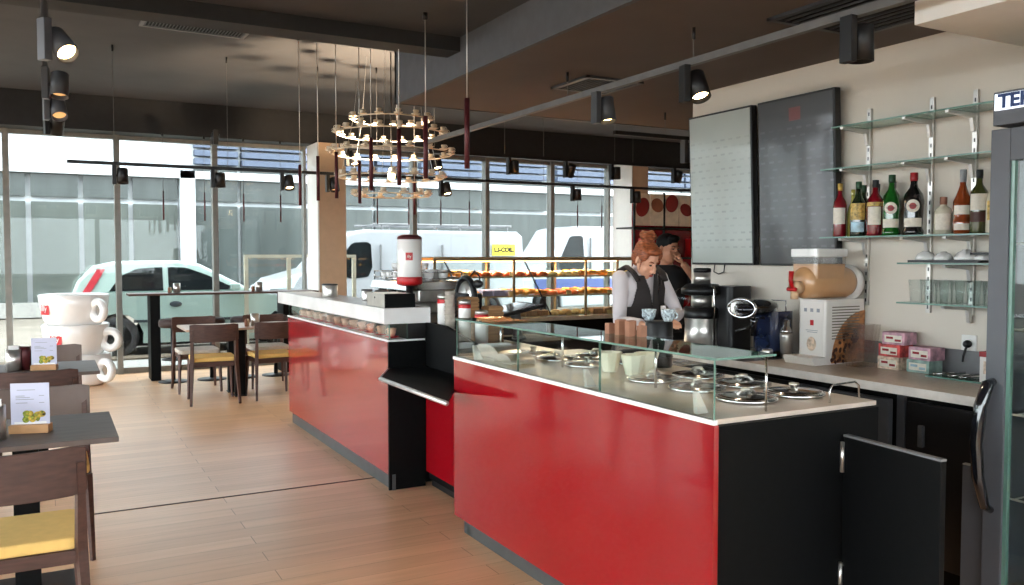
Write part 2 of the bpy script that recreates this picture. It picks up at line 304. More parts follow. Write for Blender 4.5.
vent(3.1, 3.75, 2.5, 3.1, ZS, 'square dark air vent in the lower ceiling above the menu screens')

# ------------------------------------------------------------------ outside
g = MB().box(-40, 60, YF+.15, 90, -.2, -.03).box(-60, XL-.1, -60, YF+.15, -.2, -.03).box(XL-.1, 60, -60, YB-.15, -.2, -.03); struct(g.build('ground', 'ground'))
tag(MB().box(-12, 20, YF+.3, YF+1.5, -.03, -.005).build('kerb', 'curb'), 'pale concrete paving strip running along the shop front', 'kerb')
tag(stuff(MB().box(-12, 20, YF+1.5, YF+1.9, -.03, .02).build('gravel', 'gravel')), 'tan gravel strip beside the pale paving', 'gravel')
bld = thing('opposite_building', 'pale building across the street with grey glazing and white frames', 'building', (0, 24, 0))
MB().box(-30, 45, .3, 8, -.03, 7.0).box(-30, 45, -.1, .3, 3.55, 3.75).box(-30, 45, -.1, .3, 4.9, 7.0).build('wall', 'bwhite', bld)
MB().box(-30, 45, -.3, .3, 0, .35).build('plinth', 'curb', bld)
mx = [-12, -9.4, -6.6, -4, -1.9, -.44, .72, 1.87, 3.06]
for a, b in zip(mx[:-1], mx[1:]):
    MB().box(a+.06, b-.06, .1, .28, .35, 2.85).build('window', 'bwall', bld)
    MB().box(a+.06, b-.06, .12, .28, 2.98, 3.55).build('transom_window', 'bglass', bld)
for a, b in [(3.43, 4.55), (4.65, 6.3), (6.4, 8.4), (8.5, 9.6), (9.9, 12), (12.1, 14.4), (14.7, 17.2), (17.3, 20), (20.1, 23), (23.1, 26)]:
    MB().box(a, b, .1, .28, .35, 2.85).build('window', 'bglass', bld)
    MB().box(a, b, .12, .28, 2.98, 3.9).build('transom_window', 'bglass', bld)
    k = MB()
    for j in range(4): k.box(a, b, -.1+j*.02, .2, 3.95+j*.22, 4.1+j*.22)
    k.build('louvre', 'bblue', bld)
MB().box(3.06, 3.43, -.1, .3, 0, 3.75).build('pillar', 'bwhite', bld)

# hatchback
def wheel(parent, x, y, r=.31, w=.2):
    t = MB().at((x, y, r), rx=R(90)).lathe([(r*.62, -w/2), (r*.95, -w/2), (r, -w/2+.03), (r, w/2-.03), (r*.95, w/2), (r*.62, w/2)], n=28).build('wheel', 'tyre', parent)
    k = MB().at((x, y, r), rx=R(90)).lathe([(.02, w/2-.02), (r*.2, w/2-.02), (r*.62, w/2-.05), (r*.64, w/2)], n=24, m=0)
    for i in range(8):
        a = 2*math.pi*i/8; k.cyl((r*.15*math.cos(a), r*.15*math.sin(a), w/2-.02), (r*.6*math.cos(a), r*.6*math.sin(a), w/2-.02), .018, n=6, m=0)
    k.build('hub_cap', 'rim', t)
def arc(cx, cz, r, a0, a1, n=8): return [(cx+r*math.cos(R(a0+(a1-a0)*i/n)), cz+r*math.sin(R(a0+(a1-a0)*i/n))) for i in range(n+1)]
def loft_side(prof, hw, cy, name, m, parent, bevel=.03):
    """prof: (x,z) closed; hw(z) half width (linear in z)"""
    n = len(prof); k = MB(); v = [(x, cy-hw(z), z) for x, z in prof]+[(x, cy+hw(z), z) for x, z in prof]
    k.add(v, [tuple(range(n)), tuple(range(n, 2*n))[::-1]]+[(i, i+n, (i+1) % n+n, (i+1) % n) for i in range(n)])
    return k.build(name, m, parent, bevel)
car = thing('parked_hatchback', 'mint green three door hatchback parked outside the left windows', 'car', (.15, 14.85, -.03))
low = [(0.12, .3), (0.42, .22)]+arc(.72, .30, .37, 195, -15)[0:]+[(1.2, .2), (2.9, .2)]+arc(3.22, .30, .37, 195, -15)+[(3.75, .22), (3.85, .36), (3.86, .58), (3.7, .74), (3.2, .88), (2.7, .96), (.15, .98), (.03, .8), (.0, .5)]
loft_side(low, lambda z: .83, 0, 'body', 'mint', car, .05)
gh = [(.12, .96), (.2, 1.15), (.42, 1.38), (.75, 1.45), (1.6, 1.46), (1.95, 1.40), (2.35, 1.18), (2.78, .95)]
loft_side(gh, lambda z: .80-(z-.95)*.36, 0, 'roof', 'mint', car, .04)
def side_glass(poly, name, m, hw, parent, off=.012, both=True):
    k = MB()
    for sg in (-1, 1) if both else (-1,):
        v = [(x, sg*(hw(z)+off), z) for x, z in poly]+[(x, sg*(hw(z)-.03), z) for x, z in poly]; n = len(poly)
        k.add(v, [tuple(range(n)), tuple(range(n, 2*n))]+[(i, i+n, (i+1) % n+n, (i+1) % n) for i in range(n)])
    return k.build(name, m, parent)
ch = lambda z: .80-(z-.95)*.36
side_glass([(.62, 1.0), (.78, 1.22), (1.02, 1.34), (1.38, 1.36), (1.38, 1.0)], 'side_window', 'carglass', ch, car)
side_glass([(1.46, 1.0), (1.46, 1.36), (1.72, 1.35), (2.02, 1.24), (2.4, 1.04), (2.42, 1.0)], 'side_window', 'carglass', ch, car)
side_glass([(.22, .92), (.33, .92), (.58, 1.33), (.47, 1.33)], 'tail_lamp', 'taillight', lambda z: .83-(z-.92)*.4, car, .015)
side_glass([(3.5, .6), (3.78, .58), (3.66, .74), (3.4, .8)], 'headlamp', 'headlamp', lambda z: .83, car, .01)
MB().box(.95, 2.95, -.85, -.83, .52, .56).build('side_moulding', 'bumper', car)
MB().box(1.5, 1.7, -.845, -.835, .0, .001).ell((1.55, -.84, .79), (.09, .012, .045)).build('fuel_flap', 'bumper', car)
MB().box(2.35, 2.5, -.97, -.84, 1.0, 1.1).build('wing_mirror', 'mint', car, .02)
MB().box(.35, 3.5, -.7, .7, .15, .35).build('underbody', 'tyre', car)
for x in (.72, 3.22):
    for y in (-.72, .72): wheel(car, x, y)

# vans
def van(name, label, loc, L, H, flip, windows=False, stripe=False, rack=False, sign=False):
    t = thing(name, label, 'van', loc)
    fx = (lambda x: x)      # front at x=0
    pro = [(.03, .35), (.3, .25)]+arc(.95, .33, .42, 195, -15)+[(L-1.6, .25)]+arc(L-1.0, .33, .42, 195, -15)+[(L-.05, .3), (L, .5), (L-.02, H-.1), (L-.15, H), (1.95, H), (1.6, H-.08), (.98, 1.28), (.25, 1.08), (.0, .85)]
    hw = lambda z: .93-max(0, z-1.1)*.10
    hw2 = lambda z: .93-z*.06
    loft_side(pro, hw2, 0, 'body', 'vanwhite', t, .05)
    sh = lambda z: hw2(z)
    side_glass([(1.28, 1.28), (1.66, H-.3), (1.74, H-.26), (2.0, H-.25), (2.07, H-.3), (2.09, 1.3), (2.0, 1.12), (1.7, 1.08), (1.4, 1.14)], 'side_window', 'carglass', sh, t)
    MB().add([(1.02, -.78, 1.31), (1.02, .78, 1.31), (1.60, .72, H-.13), (1.60, -.72, H-.13), (1.06, -.78, 1.27), (1.06, .78, 1.27), (1.64, .72, H-.17), (1.64, -.72, H-.17)], [(0, 1, 2, 3), (4, 5, 6, 7), (0, 1, 5, 4), (3, 2, 6, 7), (0, 3, 7, 4), (1, 2, 6, 5)]).at((-.02, 0, .02)).build('windscreen', 'carglass', t)
    side_glass([(.03, .9), (.3, 1.06), (.62, 1.12), (.5, .92)], 'headlamp', 'headlamp', sh, t)
    MB().box(-.03, .4, -.9, .9, .3, .62).build('bumper', 'bumper', t, .04)
    MB().box(2.25, 2.27, -.93, -.85, .5, H-.3).box(3.6, 3.62, -.93, -.85, .5, H-.3).build('door_seam', 'greyplastic', t)
    MB().box(1.05, 1.2, -1.08, -.9, 1.15, 1.4).build('wing_mirror', 'bumper', t, .02)
    if stripe: MB().box(.6, L-.2, -.935, -.9, .62, .95).build('stripe', 'vanblue', t)
    if rack:
        k = MB()
        for y in (-.6, .6): k.cyl((2.2, y, H+.12), (L-.2, y, H+.12), .025, n=6)
        for i in range(6):
            x = 2.4+i*(L-2.7)/5; k.cyl((x, -.6, H+.12), (x, .6, H+.12), .02, n=6)
            for y in (-.6, .6): k.cyl((x, y, H-.02), (x, y, H+.12), .02, n=6)
        k.build('roof_rack', 'greyplastic', t)
    if sign:
        s_ = MB().box(L-.80, L-.26, -.895, -.85, 1.54, 1.78).build('yellow_sticker', 'signyellow', t)
        text('L.I-COIL.', .13, (L-.53, -.897, 1.66), (R(90), 0, 0), 'ink', s_, bold=.007)
    for x in (.95, L-1.0):
        for y in (-.8, .8): wheel(t, x, y, .34, .22)
    return t
van('ladder_rack_van', 'long white van with roof rack and yellow sticker parked in the street', (3.6, 17.2, -.03), 5.6, 2.06, False, rack=True, sign=True)
van('striped_van', 'white high roof van with blue stripe parked behind the pastry case', (10.0, 19.2, -.03), 5.4, 2.3, False, stripe=True)
# cream street barrier
b = MB()
for x in (0, .68, 1.78): b.box(x-.03, x+.03, -.03, .03, 0, 1.5)
b.box(-.03, 1.81, -.03, .03, 1.5, 1.55).box(0, 1.78, -.02, .02, .3, .34)
tag(b.build('street_barrier', 'barrier', loc=(2.75, 13.95, -.028)), 'pale cream steel barrier frame standing outside by the column', 'barrier')

# ------------------------------------------------------------------ near counter (gelato)
CX0, CX1, CY0, CY1, CZ = 1.90, 2.72, 2.11, 4.15, .96
nc = thing('gelato_counter', 'gloss red gelato counter with steel top and black end in the foreground', 'counter', (CX0, CY0, 0))
q = MB(); q.box(0, .02, .0, 2.04, .10, .945).build('front_panel', 'red', nc)
MB().box(.021, .8, 0, .022, .02, .94).build('end_panel', 'black', nc)
MB().box(.05, .07, .02, 2.02, 0, .099).box(.05, .8, 1.96, 1.98, 0, .099).build('plinth', 'kick', nc)
MB().box(.021, .80, 2.0, 2.03, .1, .94).box(.78, .80, .02, 2.0, .05, .94).build('carcass', 'black', nc)
MB().box(.012, .815, .022, 2.04, .941, .958).build('top', 'steeltop', nc)
MB().box(-.006, .012, -.003, 2.04, .946, .962).build('edge_strip', 'whiteink', nc)
MB().box(.65, .68, .05, .08, .2, .3).build('end_bracket', 'black', nc)
# open gate leaf
gt = thing('black_gate', 'black gate leaf hinged on the end of the gelato counter', 'gate', (2.515, 2.1, .1), R(-96))
MB().box(.0, .415, -.012, .012, 0, .75).build('door_leaf', 'black', gt, .002)
MB().box(0, .415, -.0125, .0125, .75, .757).build('top_edge', 'greyplastic', gt)
for z in (.62, .18): MB().cyl((-.0, -.016, z), (-.0, -.016, z+.11), .008, n=8).build('hinge', 'steel', gt)
g2 = thing('filler_panel', 'plain grey panel between the fridge and the back counter below the fridge handle', 'panel', (3.40, 2.13, .0))
MB().box(0, .022, 0, .105, .0, .612).build('board', 'fridge', g2, .002); MB().box(0, .022, 0, .105, .613, .618).build('top_edge', 'alu', g2)

# glass guard on near counter
gg = thing('glass_guard', 'clear glass sneeze guard along the gelato counter front', 'glass guard', (1.905, 2.12, .962))
def glassbox(x0, x1, y0, y1, z0, z1, name, par, thin, face='clear'):
    """slab whose big faces are clear and whose rims are green"""
    k = MB(); v = [(x, y, z) for z in (z0, z1) for x, y in ((x0, y0), (x1, y0), (x1, y1), (x0, y1))]
    F_ = {'z': [(3, 2, 1, 0), (4, 5, 6, 7)], 'y': [(0, 1, 5, 4), (2, 3, 7, 6)], 'x': [(1, 2, 6, 5), (3, 0, 4, 7)]}
    for ax, ff in F_.items(): k.add(v, ff, 0 if ax == thin else 1)
    return k.build(name, [face, 'glassedge'], par)
for i, (a, b) in enumerate([(0, .66), (.665, 1.33), (1.335, 2.01)]):
    glassbox(.0, .008, a, b, 0, .195, 'front_pane', gg, 'x')
glassbox(-.002, .27, -.01, 2.02, .196, .204, 'top_pane', gg, 'z', 'topglass')
for y in (.1, .78, 1.82):
    MB().prism([(0.02, 0), (.07, 0), (.028, .075), (.012, .075)], y, y+.02, 'y').build('bracket', 'alu', gg, .002)
MB().cyl((.265, .64, .0), (.265, .64, .195), .006).cyl((.265, 1.36, 0), (.265, 1.36, .195), .006).cyl((.265, .03, 0), (.265, .03, .195), .004).cyl((.265, 2.0, 0), (.265, 2.0, .195), .006).build('support_rod', 'chrome', gg)
tag(MB().tube([(.0, 0, 0), (.0, 0, .05), (.015, 0, .065), (.16, .02, .065), (.18, .02, .05), (.185, .02, .0)], .004, 8).build('wire_hoop', 'chrome', loc=(2.52, 2.18, .958)), 'thin chrome wire hoop on the back corner of the gelato counter', 'hoop')

lidm = None
lids = [(2.30, 2.38), (2.55, 2.38), (2.30, 2.66), (2.55, 2.66), (2.30, 2.94), (2.55, 2.94), (2.33, 3.5), (2.57, 3.5), (2.33, 3.78), (2.57, 3.78), (2.33, 4.04)]
where = ['front row, closest to the black end of the counter', 'back row, closest to the black end of the counter', 'front row, second from the black end', 'back row, second from the black end', 'front row, third from the black end beside the cream bowls', 'back row, third from the black end', 'front row, just beyond the cream bowls', 'back row, just beyond the cream bowls', 'front row, second beyond the cream bowls', 'back row, second beyond the cream bowls', 'front row, farthest beyond the cream bowls']
for i, (x, y) in enumerate(lids):
    lb = 'round steel tub lid, '+where[i]
    if lidm is None:
        lidm = thing('tub_lid', lb, 'lid', (x, y, .9595), 0, 'steel lids of the gelato tubs')
        MB().lathe([(.115, 0), (.118, .004), (.116, .012), (.108, .014)], n=36).build('rim', 'chrome', lidm)
        MB().lathe([(.108, .0), (.108, .013), (.09, .017), (.04, .022), (.0, .023)], n=36).build('cover', 'lidsteel', lidm)
        MB().lathe([(.006, .02), (.006, .032), (.02, .036), (.02, .044), (0, .046)], n=16).tube([(-.045, 0, .02), (-.03, 0, .034), (.03, 0, .034), (.045, 0, .02)], .006, 8).build('knob', 'steel', lidm)
    else: dup(lidm, (x, y, .9595), random.random()*3, lb)
pb = None
for i, (x, y, lb) in enumerate([(2.33, 3.13, 'cream tapered bowl, nearest of the three among the lids'), (2.30, 3.27, 'cream tapered bowl, left of the three among the lids'), (2.43, 3.16, 'cream tapered bowl, right of the three among the lids')]):
    k = MB().lathe([(.0, 0), (.035, 0), (.058, .09), (.060, .092), (.056, .09), (.033, .006), (0, .006)], n=8, sm=False)
    tag(k.build('ice_cream_bowl', 'cream_cup', loc=(x, y, .959)), lb, 'bowl', 'cream bowls among the lids')
# steel well covers at far end
for i, (x, y, lb) in enumerate([(2.12, 4.07, 'steel pan with curved hood at the far end inside the glass guard'), (2.08, 3.80, 'small steel pan close to the far end of the glass guard')]):
    k = MB(); n = 10; a = .12 if i == 0 else .07
    k.prism([(-a*1.3, 0)]+[(-a*1.3*math.cos(R(180*j/n)), .01+a*.5*math.sin(R(180*j/n))) for j in range(n+1)]+[(a*1.3, 0)], -.07, .07, 'x')
    tag(k.build('steel_pan', 'steel', loc=(x, y, .958)), lb, 'pan')
# wafers on the glass
for i in range(6):
    x, y = 2.15-(i % 2)*.034, 2.83+.036*i
    h = .062 if i not in (0, 5) else .045
    k = MB().box(-.015, .015, -.015, .015, 0, h).box(-.0155, .0155, -.0155, .0155, h*.5, h*.52)
    tag(k.build('wafer_block', 'brownpaper', loc=(x, y, 1.1665)), 'brown wafer block standing on the glass top, %s from the cup tray side' % ORD[i], 'wafer', 'brown wafer blocks on the glass top')
# small drum with cups
dr = thing('black_drum', 'round black drum behind the glass guard holding patterned cups', 'drum', (2.62, 3.31, .958))
MB().lathe([(0, 0), (.064, 0), (.067, .01), (.067, .215), (.06, .225), (0, .225)], n=28).build('body', 'blackmetal', dr)
k = MB()
for z in (.05, .1, .15): k.ring((0, 0, z), .068, .002, 28, 6)
k.build('band', 'darkgrey', dr)
def cup(k, c, r, h, m=0, handle=True, ang=0):
    k.lathe([(0, 0), (r*.55, 0), (r*.85, h*.35), (r, h), (r*.94, h), (r*.75, h*.4), (0, h*.12)], c, 18, m)
    if handle:
        a = ang; p = [(c[0]+math.cos(a)*(r*.85+r*.55*math.sin(R(t))), c[1]+math.sin(a)*(r*.85+r*.55*math.sin(R(t))), c[2]+h*.55-h*.3*math.cos(R(t))) for t in range(0, 181, 30)]
        k.tube(p, r*.11, 6, m)
for i, (x, y, a) in enumerate([(2.585, 3.345, 3.4), (2.655, 3.285, .2), (2.625, 3.245, -1.2)]):
    k = MB(); cup(k, (0, 0, 0), .036, .055, 0, True, a)
    tag(k.build('patterned_cup', 'bluecup', loc=(x, y-.0, 1.184)), ['blue and white patterned cup, left one on the black drum', 'blue and white patterned cup, right one on the black drum', 'blue and white patterned cup, front one on the black drum'][i], 'cup', 'patterned cups on the black drum')

# ------------------------------------------------------------------ recess between the counters
rc = thing('recessed_counter', 'low red faced counter section set back between the two red counters', 'counter', (2.13, 4.17, 0))
MB().box(0, .02, 0, .92, .10, .78).build('front_panel', 'red', rc); MB().box(.04, .06, 0, .92, 0, .10).build('plinth', 'blackmetal', rc)
MB().prism([(0, .79), (.92, .79), (.92, 1.07), (.62, 1.07), (.0, .965)], .0, .02, 'x').build('cheek_panel', 'black', rc)
MB().box(.02, .58, 0, .92, .90, .93).build('worktop', 'steeltop', rc); MB().box(.02, .58, .0, .92, .05, .9).build('carcass', 'black', rc)
ts = thing('tray_shelf', 'black shelf with aluminium edge between the two red counters', 'shelf', (1.7, 3.8, .765))
MB().prism([(.0, .0), (.205, .36), (.425, .36), (.425, 1.29), (.175, 1.29), (.0, .95)], 0, .022, 'z').build('shelf_board', 'black', ts)
MB().tube([(0.0, 0.0, .011), (0, .95, .011)], .013, 10).tube([(0, .95, .011), (.175, 1.29, .011)], .013, 10).build('edge_rail', 'alu', ts)

# ------------------------------------------------------------------ left counter
lc = thing('bar_counter', 'long gloss red bar counter beneath the marble slab', 'counter', (1.88, 5.1, 0))
MB().box(0, .02, .02, 2.58, .10, .95).build('front_panel', 'red', lc)
MB().box(0, .25, 0, .018, .0, .955).build('end_panel', 'black', lc)
MB().box(.02, .04, -.008, 2.55, 0, .10).build('plinth', 'kick', lc)
MB().box(-.004, .25, 0, 2.6, .955, .966).build('edge_strip', 'whiteink', lc)
MB().box(.03, .9, .02, 2.58, .02, .945).build('carcass', 'black', lc)
MB().box(.13, .9, 0, 2.6, .967, 1.066).build('upper_cabinet', 'blackmetal', lc)
gc = MB(); 
glassbox(.005, .011, .01, 2.58, .967, 1.066, 'display_glass', lc, 'x'); glassbox(.012, .128, .004, .01, .967, 1.066, 'display_glass', lc, 'y')
sl = MB().box(1.85, 2.17, 5.1, 7.95, 1.067, 1.168).build('marble_slab', 'marble', None, .004); tag(sl, 'thick white marble slab topping the long red bar counter', 'slab')
for i in range(12):
    y = 5.24+i*.198
    t = thing('sample_cup', 'small pinkish cup on red saucer under the marble, %s from the near end' % ORD[i], 'cup', (1.953, y, .968), 0, 'sample cups in the display under the marble slab')
    MB().lathe([(0, 0), (.03, 0), (.052, .008), (.05, .01), (0, .005)], n=16).build('saucer', 'redplain', t)
    k = MB(); cup(k, (0, 0, .007), .032, .055, 0, True, 2.4); k.build('bowl', 'pinkcup', t)
bx = thing('card_printer_box', 'low box with black end and steel side on the marble slab end', 'box', (1.875, 5.14, 1.168))
MB().box(.0, .2, .01, .36, 0, .088).build('casing', 'steel', bx, .003); MB().box(-.002, .204, 0, .01, 0, .09).build('front_plate', 'black', bx); MB().ell((-.001, .2, .06), (.002, .012, .006)).build('emblem', 'ink', bx)

def canister(x, y, z, r, h, label, name='steel_canister', m='steel'):
    t = thing(name, label, 'canister', (x, y, z)); MB().lathe([(0, 0), (r*.96, 0), (r, .006), (r, h*.86), (r*.97, h*.88), (0, h*.88)], n=26).build('body', m, t)
    MB().lathe([(r*1.06, h*.87), (r*1.08, h*.9), (r*.9, h*.98), (0, h)], n=26).build('lid', 'darkgrey', t); return t
canister(1.99, 6.75, 1.168, .062, .11, 'steel canister with dark lid on the marble slab beside the column')
canister(2.08, 5.78, 1.168, .05, .09, 'short steel canister on the marble slab before the espresso machine')
canister(2.08, 6.1, 1.168, .042, .085, 'slim steel canister beside the espresso machine front')
# coffee tin dispenser
tn = thing('coffee_tin_dispenser', 'tall white coffee tin dispenser with red lid and base ring', 'dispenser', (2.255, 5.68, 1.152))
MB().lathe([(.06, -.0845), (.06, -.075), (.025, -.07), (.025, .13), (.05, .145)], n=20).build('stand', 'blackmetal', tn)
MB().lathe([(.075, .145), (.088, .16), (.088, .465), (.08, .475)], n=32).build('tin', 'porcelain', tn)
MB().lathe([(.05, .135), (.086, .145), (.091, .155), (.091, .195), (.0885, .2)], n=32).build('base_ring', 'redplain', tn)
MB().lathe([(.086, .462), (.09, .468), (.086, .485), (.05, .5), (0, .502)], n=32).build('lid', 'darkred', tn)
lg = MB()
lgm = []
for i in range(6):
    a0 = R(-128+i*7-12); 
def logo_patch(par, r, zc, ang, w, h, size):
    """square red printed logo wrapped on a cylinder of radius r, facing angle ang"""
    k = MB(); n = 6; v = []
    for j in (0, 1):
        for i in range(n+1):
            a = ang+(i/n-.5)*w/r; v.append(((r+.0015)*math.cos(a), (r+.0015)*math.sin(a), zc+(j-.5)*h))
    k.add(v, [(i, i+1, i+n+2, i+n+1) for i in range(n)], 0, True)
    p = k.build('red_logo', 'redplain', par)
    text('illy', size, ((r+.005)*math.cos(ang), (r+.005)*math.sin(ang), zc), (R(90), 0, ang+R(90)), 'whiteink', p, depth=.001)
logo_patch(tn, .088, .345, R(-113), .05, .055, .028)

# espresso machine
em = thing('espresso_machine', 'steel espresso machine with cup rail behind the marble slab', 'coffee machine', (2.42, 6.0, 1.066))
MB().box(0, .42, 0, .85, 0, .08).box(.05, .4, .03, .82, .08, .2).build('body', 'steel', em, .01)
MB().prism([(-.06, .17), (.4, .17), (.44, .24), (-.03, .24)], 0, .85, 'y').build('hood', 'chrome', em, .006)
k = MB()
for z in (.26, .31): k.tube([(-.02, .01, z), (-.02, .84, z), (.4, .84, z), (.4, .01, z)], .006, 6, closed=True)
for x, y in ((-.02, .01), (-.02, .42), (-.02, .84), (.4, .84), (.4, .01)): k.cyl((x, y, .24), (x, y, .31), .005, n=6)
k.build('cup_rail', 'chrome', em)
for y in (.2, .42, .64): MB().lathe([(.035, 0), (.035, .05), (.03, .055)], (-.02, y, .115), 16).tube([(-.05, y, .13), (-.16, y-.02, .11)], .012, 8).build('portafilter', 'blackmetal', em)
MB().tube([(-.02, .05, .2), (-.08, .04, .14), (-.09, .03, .06)], .006, 8).build('steam_wand', 'chrome', em)
for i in range(18):
    r_, c_ = divmod(i, 6); k = MB(); big = c_ > 3
    cup(k, (0, 0, 0), .04 if not big else .045, .07 if not big else .085, 0, True, 1.57)
    tag(k.build('stacked_cup', 'porcelain', loc=(2.455+r_*.12, 6.73-c_*.128, 1.3075)), 'white cup on top of the espresso machine, row %d from the street, %s along' % (3-r_, ORD[c_]), 'cup', 'white cups on top of the espresso machine')
for i in range(5):
    k = MB(); cup(k, (0, 0, 0), .04, .06, 0, True, 1.57)
    tag(k.build('stacked_cup', 'porcelain', loc=(2.50+(i % 2)*.1, 6.13+i*.115, 1.381)), 'white cup in the upper layer on the espresso machine, %s from the coffee tin' % ORD[i], 'cup', 'white cups on top of the espresso machine')
# grinder
gr = thing('coffee_grinder', 'black coffee grinder with round steel hopper ring behind the coffee tin', 'grinder', (2.6, 5.45, 1.067))
MB().rbox(-.08, .08, -.1, .1, 0, .17, .03).build('body', 'blackmetal', gr); k = MB()
k.tube([(-.02, -.02+.14*math.cos(R(a)), .14+.14*math.sin(R(a))) for a in range(-10, 191, 20)], .022, 8); k.build('arch', 'blackmetal', gr)
MB().at((-.03, -.02, .14), ry=R(90)).lathe([(0, 0), (.11, 0), (.115, .01), (.11, .03), (0, .03)], n=30).build('disc', 'steel', gr)
MB().tube([(0, -.2, .22), (0, -.2, .29), (0, -.12, .33), (0, -.05, .29)], .006, 8).ell((0, -.17, .24), (.03, .06, .03)).build('lever', 'blackmetal', gr)
# cans and cup stacks
def can(x, y, z, r, h, label):
    t = thing('coffee_can', label, 'can', (x, y, z)); MB().lathe([(0, 0), (r, 0), (r, h*.86), (r*.96, h*.88)], n=24).build('body', 'porcelain', t)
    MB().lathe([(r*1.01, h*.80), (r*1.01, h*.88)], n=24, cap=False).build('red_band', 'redplain', t); MB().lathe([(r*.98, h*.88), (r*.98, h*.96), (0, h)], n=24).build('lid', 'steel', t); return t
can(2.24, 5.04, .931, .045, .33, 'white coffee can with red band right beside the marble slab')
can(2.30, 4.86, .931, .04, .30, 'white coffee can with red band behind the paper cup stack')
can(2.33, 4.68, .931, .042, .24, 'white coffee can with red band right of the paper cup stack')
ps = thing('paper_cup_stack', 'tall white paper cup stack beside the coffee cans', 'cups', (2.23, 4.93, .931)); k = MB()
for i in range(14): k.lathe([(.028, 0), (.034, .03), (.036, .032), (.033, .028)], (0, 0, i*.024), 18, 0)
k.build('cups', 'greyfab', ps)
for i, (x, y, h, lb) in enumerate([(2.40, 5.02, .30, 'stack of brown kraft boxes behind the paper cups'), (2.56, 4.98, .26, 'shorter stack of brown kraft boxes beside the grinder')]):
    k = MB()
    for j in range(int(h/.03)): k.box(-.055, .055, -.055, .055, j*.03, j*.03+.022).box(-.05, .05, -.05, .05, j*.03+.022, j*.03+.03)
    tag(k.build('kraft_box_stack', 'kraft', loc=(x, y, .9315)), lb, 'boxes')
# touch screen till
tl = thing('till_screen', 'black tilted till touch screen on a stand between the counters', 'till', (2.82, 5.14, .0))
MB().box(-.03, .3, -.25, .25, 0, .93).build('base_cabinet', 'black', tl)
MB().at((-.02, 0, 1.135), ry=R(-11)).box(-.15, .15, -.19, .19, -.01, .012).build('screen', 'blackmetal', tl, .006)
MB().at((-.02, 0, 1.135), ry=R(-11)).box(-.12, .12, -.16, .16, .0121, .0135).build('display', 'handle', tl)
MB().cyl((.02, 0, .93), (.0, 0, 1.12), .035, n=12).lathe([(0, 0), (.05, 0), (.045, .02), (0, .02)], (.03, 0, .931), 20).build('stand', 'greyplastic', tl)

# ------------------------------------------------------------------ back counter along right wall
bc = thing('back_counter', 'long back counter with beige worktop along the cream wall', 'counter', (3.5, 2.2, 0))
MB().box(-.03, .595, 0, .82+.6, .86, .895).build('worktop', 'worktop', bc); MB().box(-.03, .595, 1.42, 2.6, .86, .895).build('dark_worktop', 'worktopdark', bc)
MB().box(-.036, -.03, 0, 2.6, .855, .896).build('worktop_edge', 'worktopedge', bc)
MB().box(.04, .58, .02, 2.58, .0, .855).build('carcass', 'black', bc)
MB().box(.585, .597, 0, 1.4, .896, 1.02).build('splashback', 'greyplastic', bc)
MB().box(.02, .04, .03, .40, .08, .82).build('door', 'blackmetal', bc, .003)
MB().box(.0, .02, .30, .325, .62, .72).build('door_handle', 'darkgrey', bc, .003)
MB().box(.02, .04, .41, .45, .05, .85).build('steel_strip', 'darkgrey', bc)
fr = thing('undercounter_fridge', 'steel undercounter fridge with grille and blue lit display below the worktop', 'fridge', (3.49, 2.67, 0))
MB().box(0, .03, 0, .60, .06, .82).build('front', 'darkgrey', fr, .004)
k = MB()
for i in range(12): k.box(-.003, .0, .22, .45, .42+i*.018, .428+i*.018)
k.build('grille', 'blackmetal', fr)
MB().box(-.008, 0, .16, .46, .71, .79).build('control_strip', 'blackmetal', fr); MB().box(-.010, -.008, .2, .34, .735, .77, 0).build('display', 'fridgesign', fr)
for i, (a, b) in enumerate([(1.1, 1.8), (1.81, 2.57)]):
    MB().box(.02, .04, a, b, .08, .82).build('door', 'blackmetal', bc, .003)

# shelves on the wall
st = None
for i, (y, z0, z1) in enumerate([(3.29, 1.22, 2.33), (2.9, 1.2, 2.33), (2.66, 1.2, 2.33)]):
    k = MB().box(4.083, 4.1, y-.012, y+.012, z0, z1)
    for j in range(int((z1-z0)/.05)): k.box(4.0822, 4.083, y-.004, y+.004, z0+.02+j*.05, z0+.04+j*.05, 1)
    tag(k.build('shelf_standard', ['steel', 'ink']), ['slotted steel wall strip nearest the menu screens', 'slotted steel wall strip in the middle of the shelves', 'slotted steel wall strip nearest the fridge'][i], 'wall strip')
def shelf(y0, y1, z, label, brs):
    t = thing('glass_shelf', label, 'shelf', (0, 0, z))
    glassbox(3.87, 4.08, y0, y1, -.008, 0, 'glass_board', t, 'z', 'shelfglass')
    for y in brs:
        MB().prism([(3.86, -.010), (4.083, -.010), (4.083, -.10), (4.066, -.10), (4.05, -.035), (3.862, -.022)], y-.009, y+.009, 'y').build('bracket', 'alu', t)
shelf(2.2, 3.37, 2.223, 'top glass shelf with nothing on it', (3.29, 2.9, 2.66)); shelf(2.2, 3.44, 1.992, 'empty glass shelf above the bottles', (3.29, 2.9, 2.66))
shelf(2.2, 3.44, 1.608, 'glass shelf carrying the liquor bottles', (3.29, 2.9, 2.66)); shelf(2.2, 2.93, 1.466, 'glass shelf carrying white bowls on black trays', (2.66,)); shelf(2.2, 2.93, 1.262, 'lowest glass shelf carrying the drinking glasses', (2.66,))

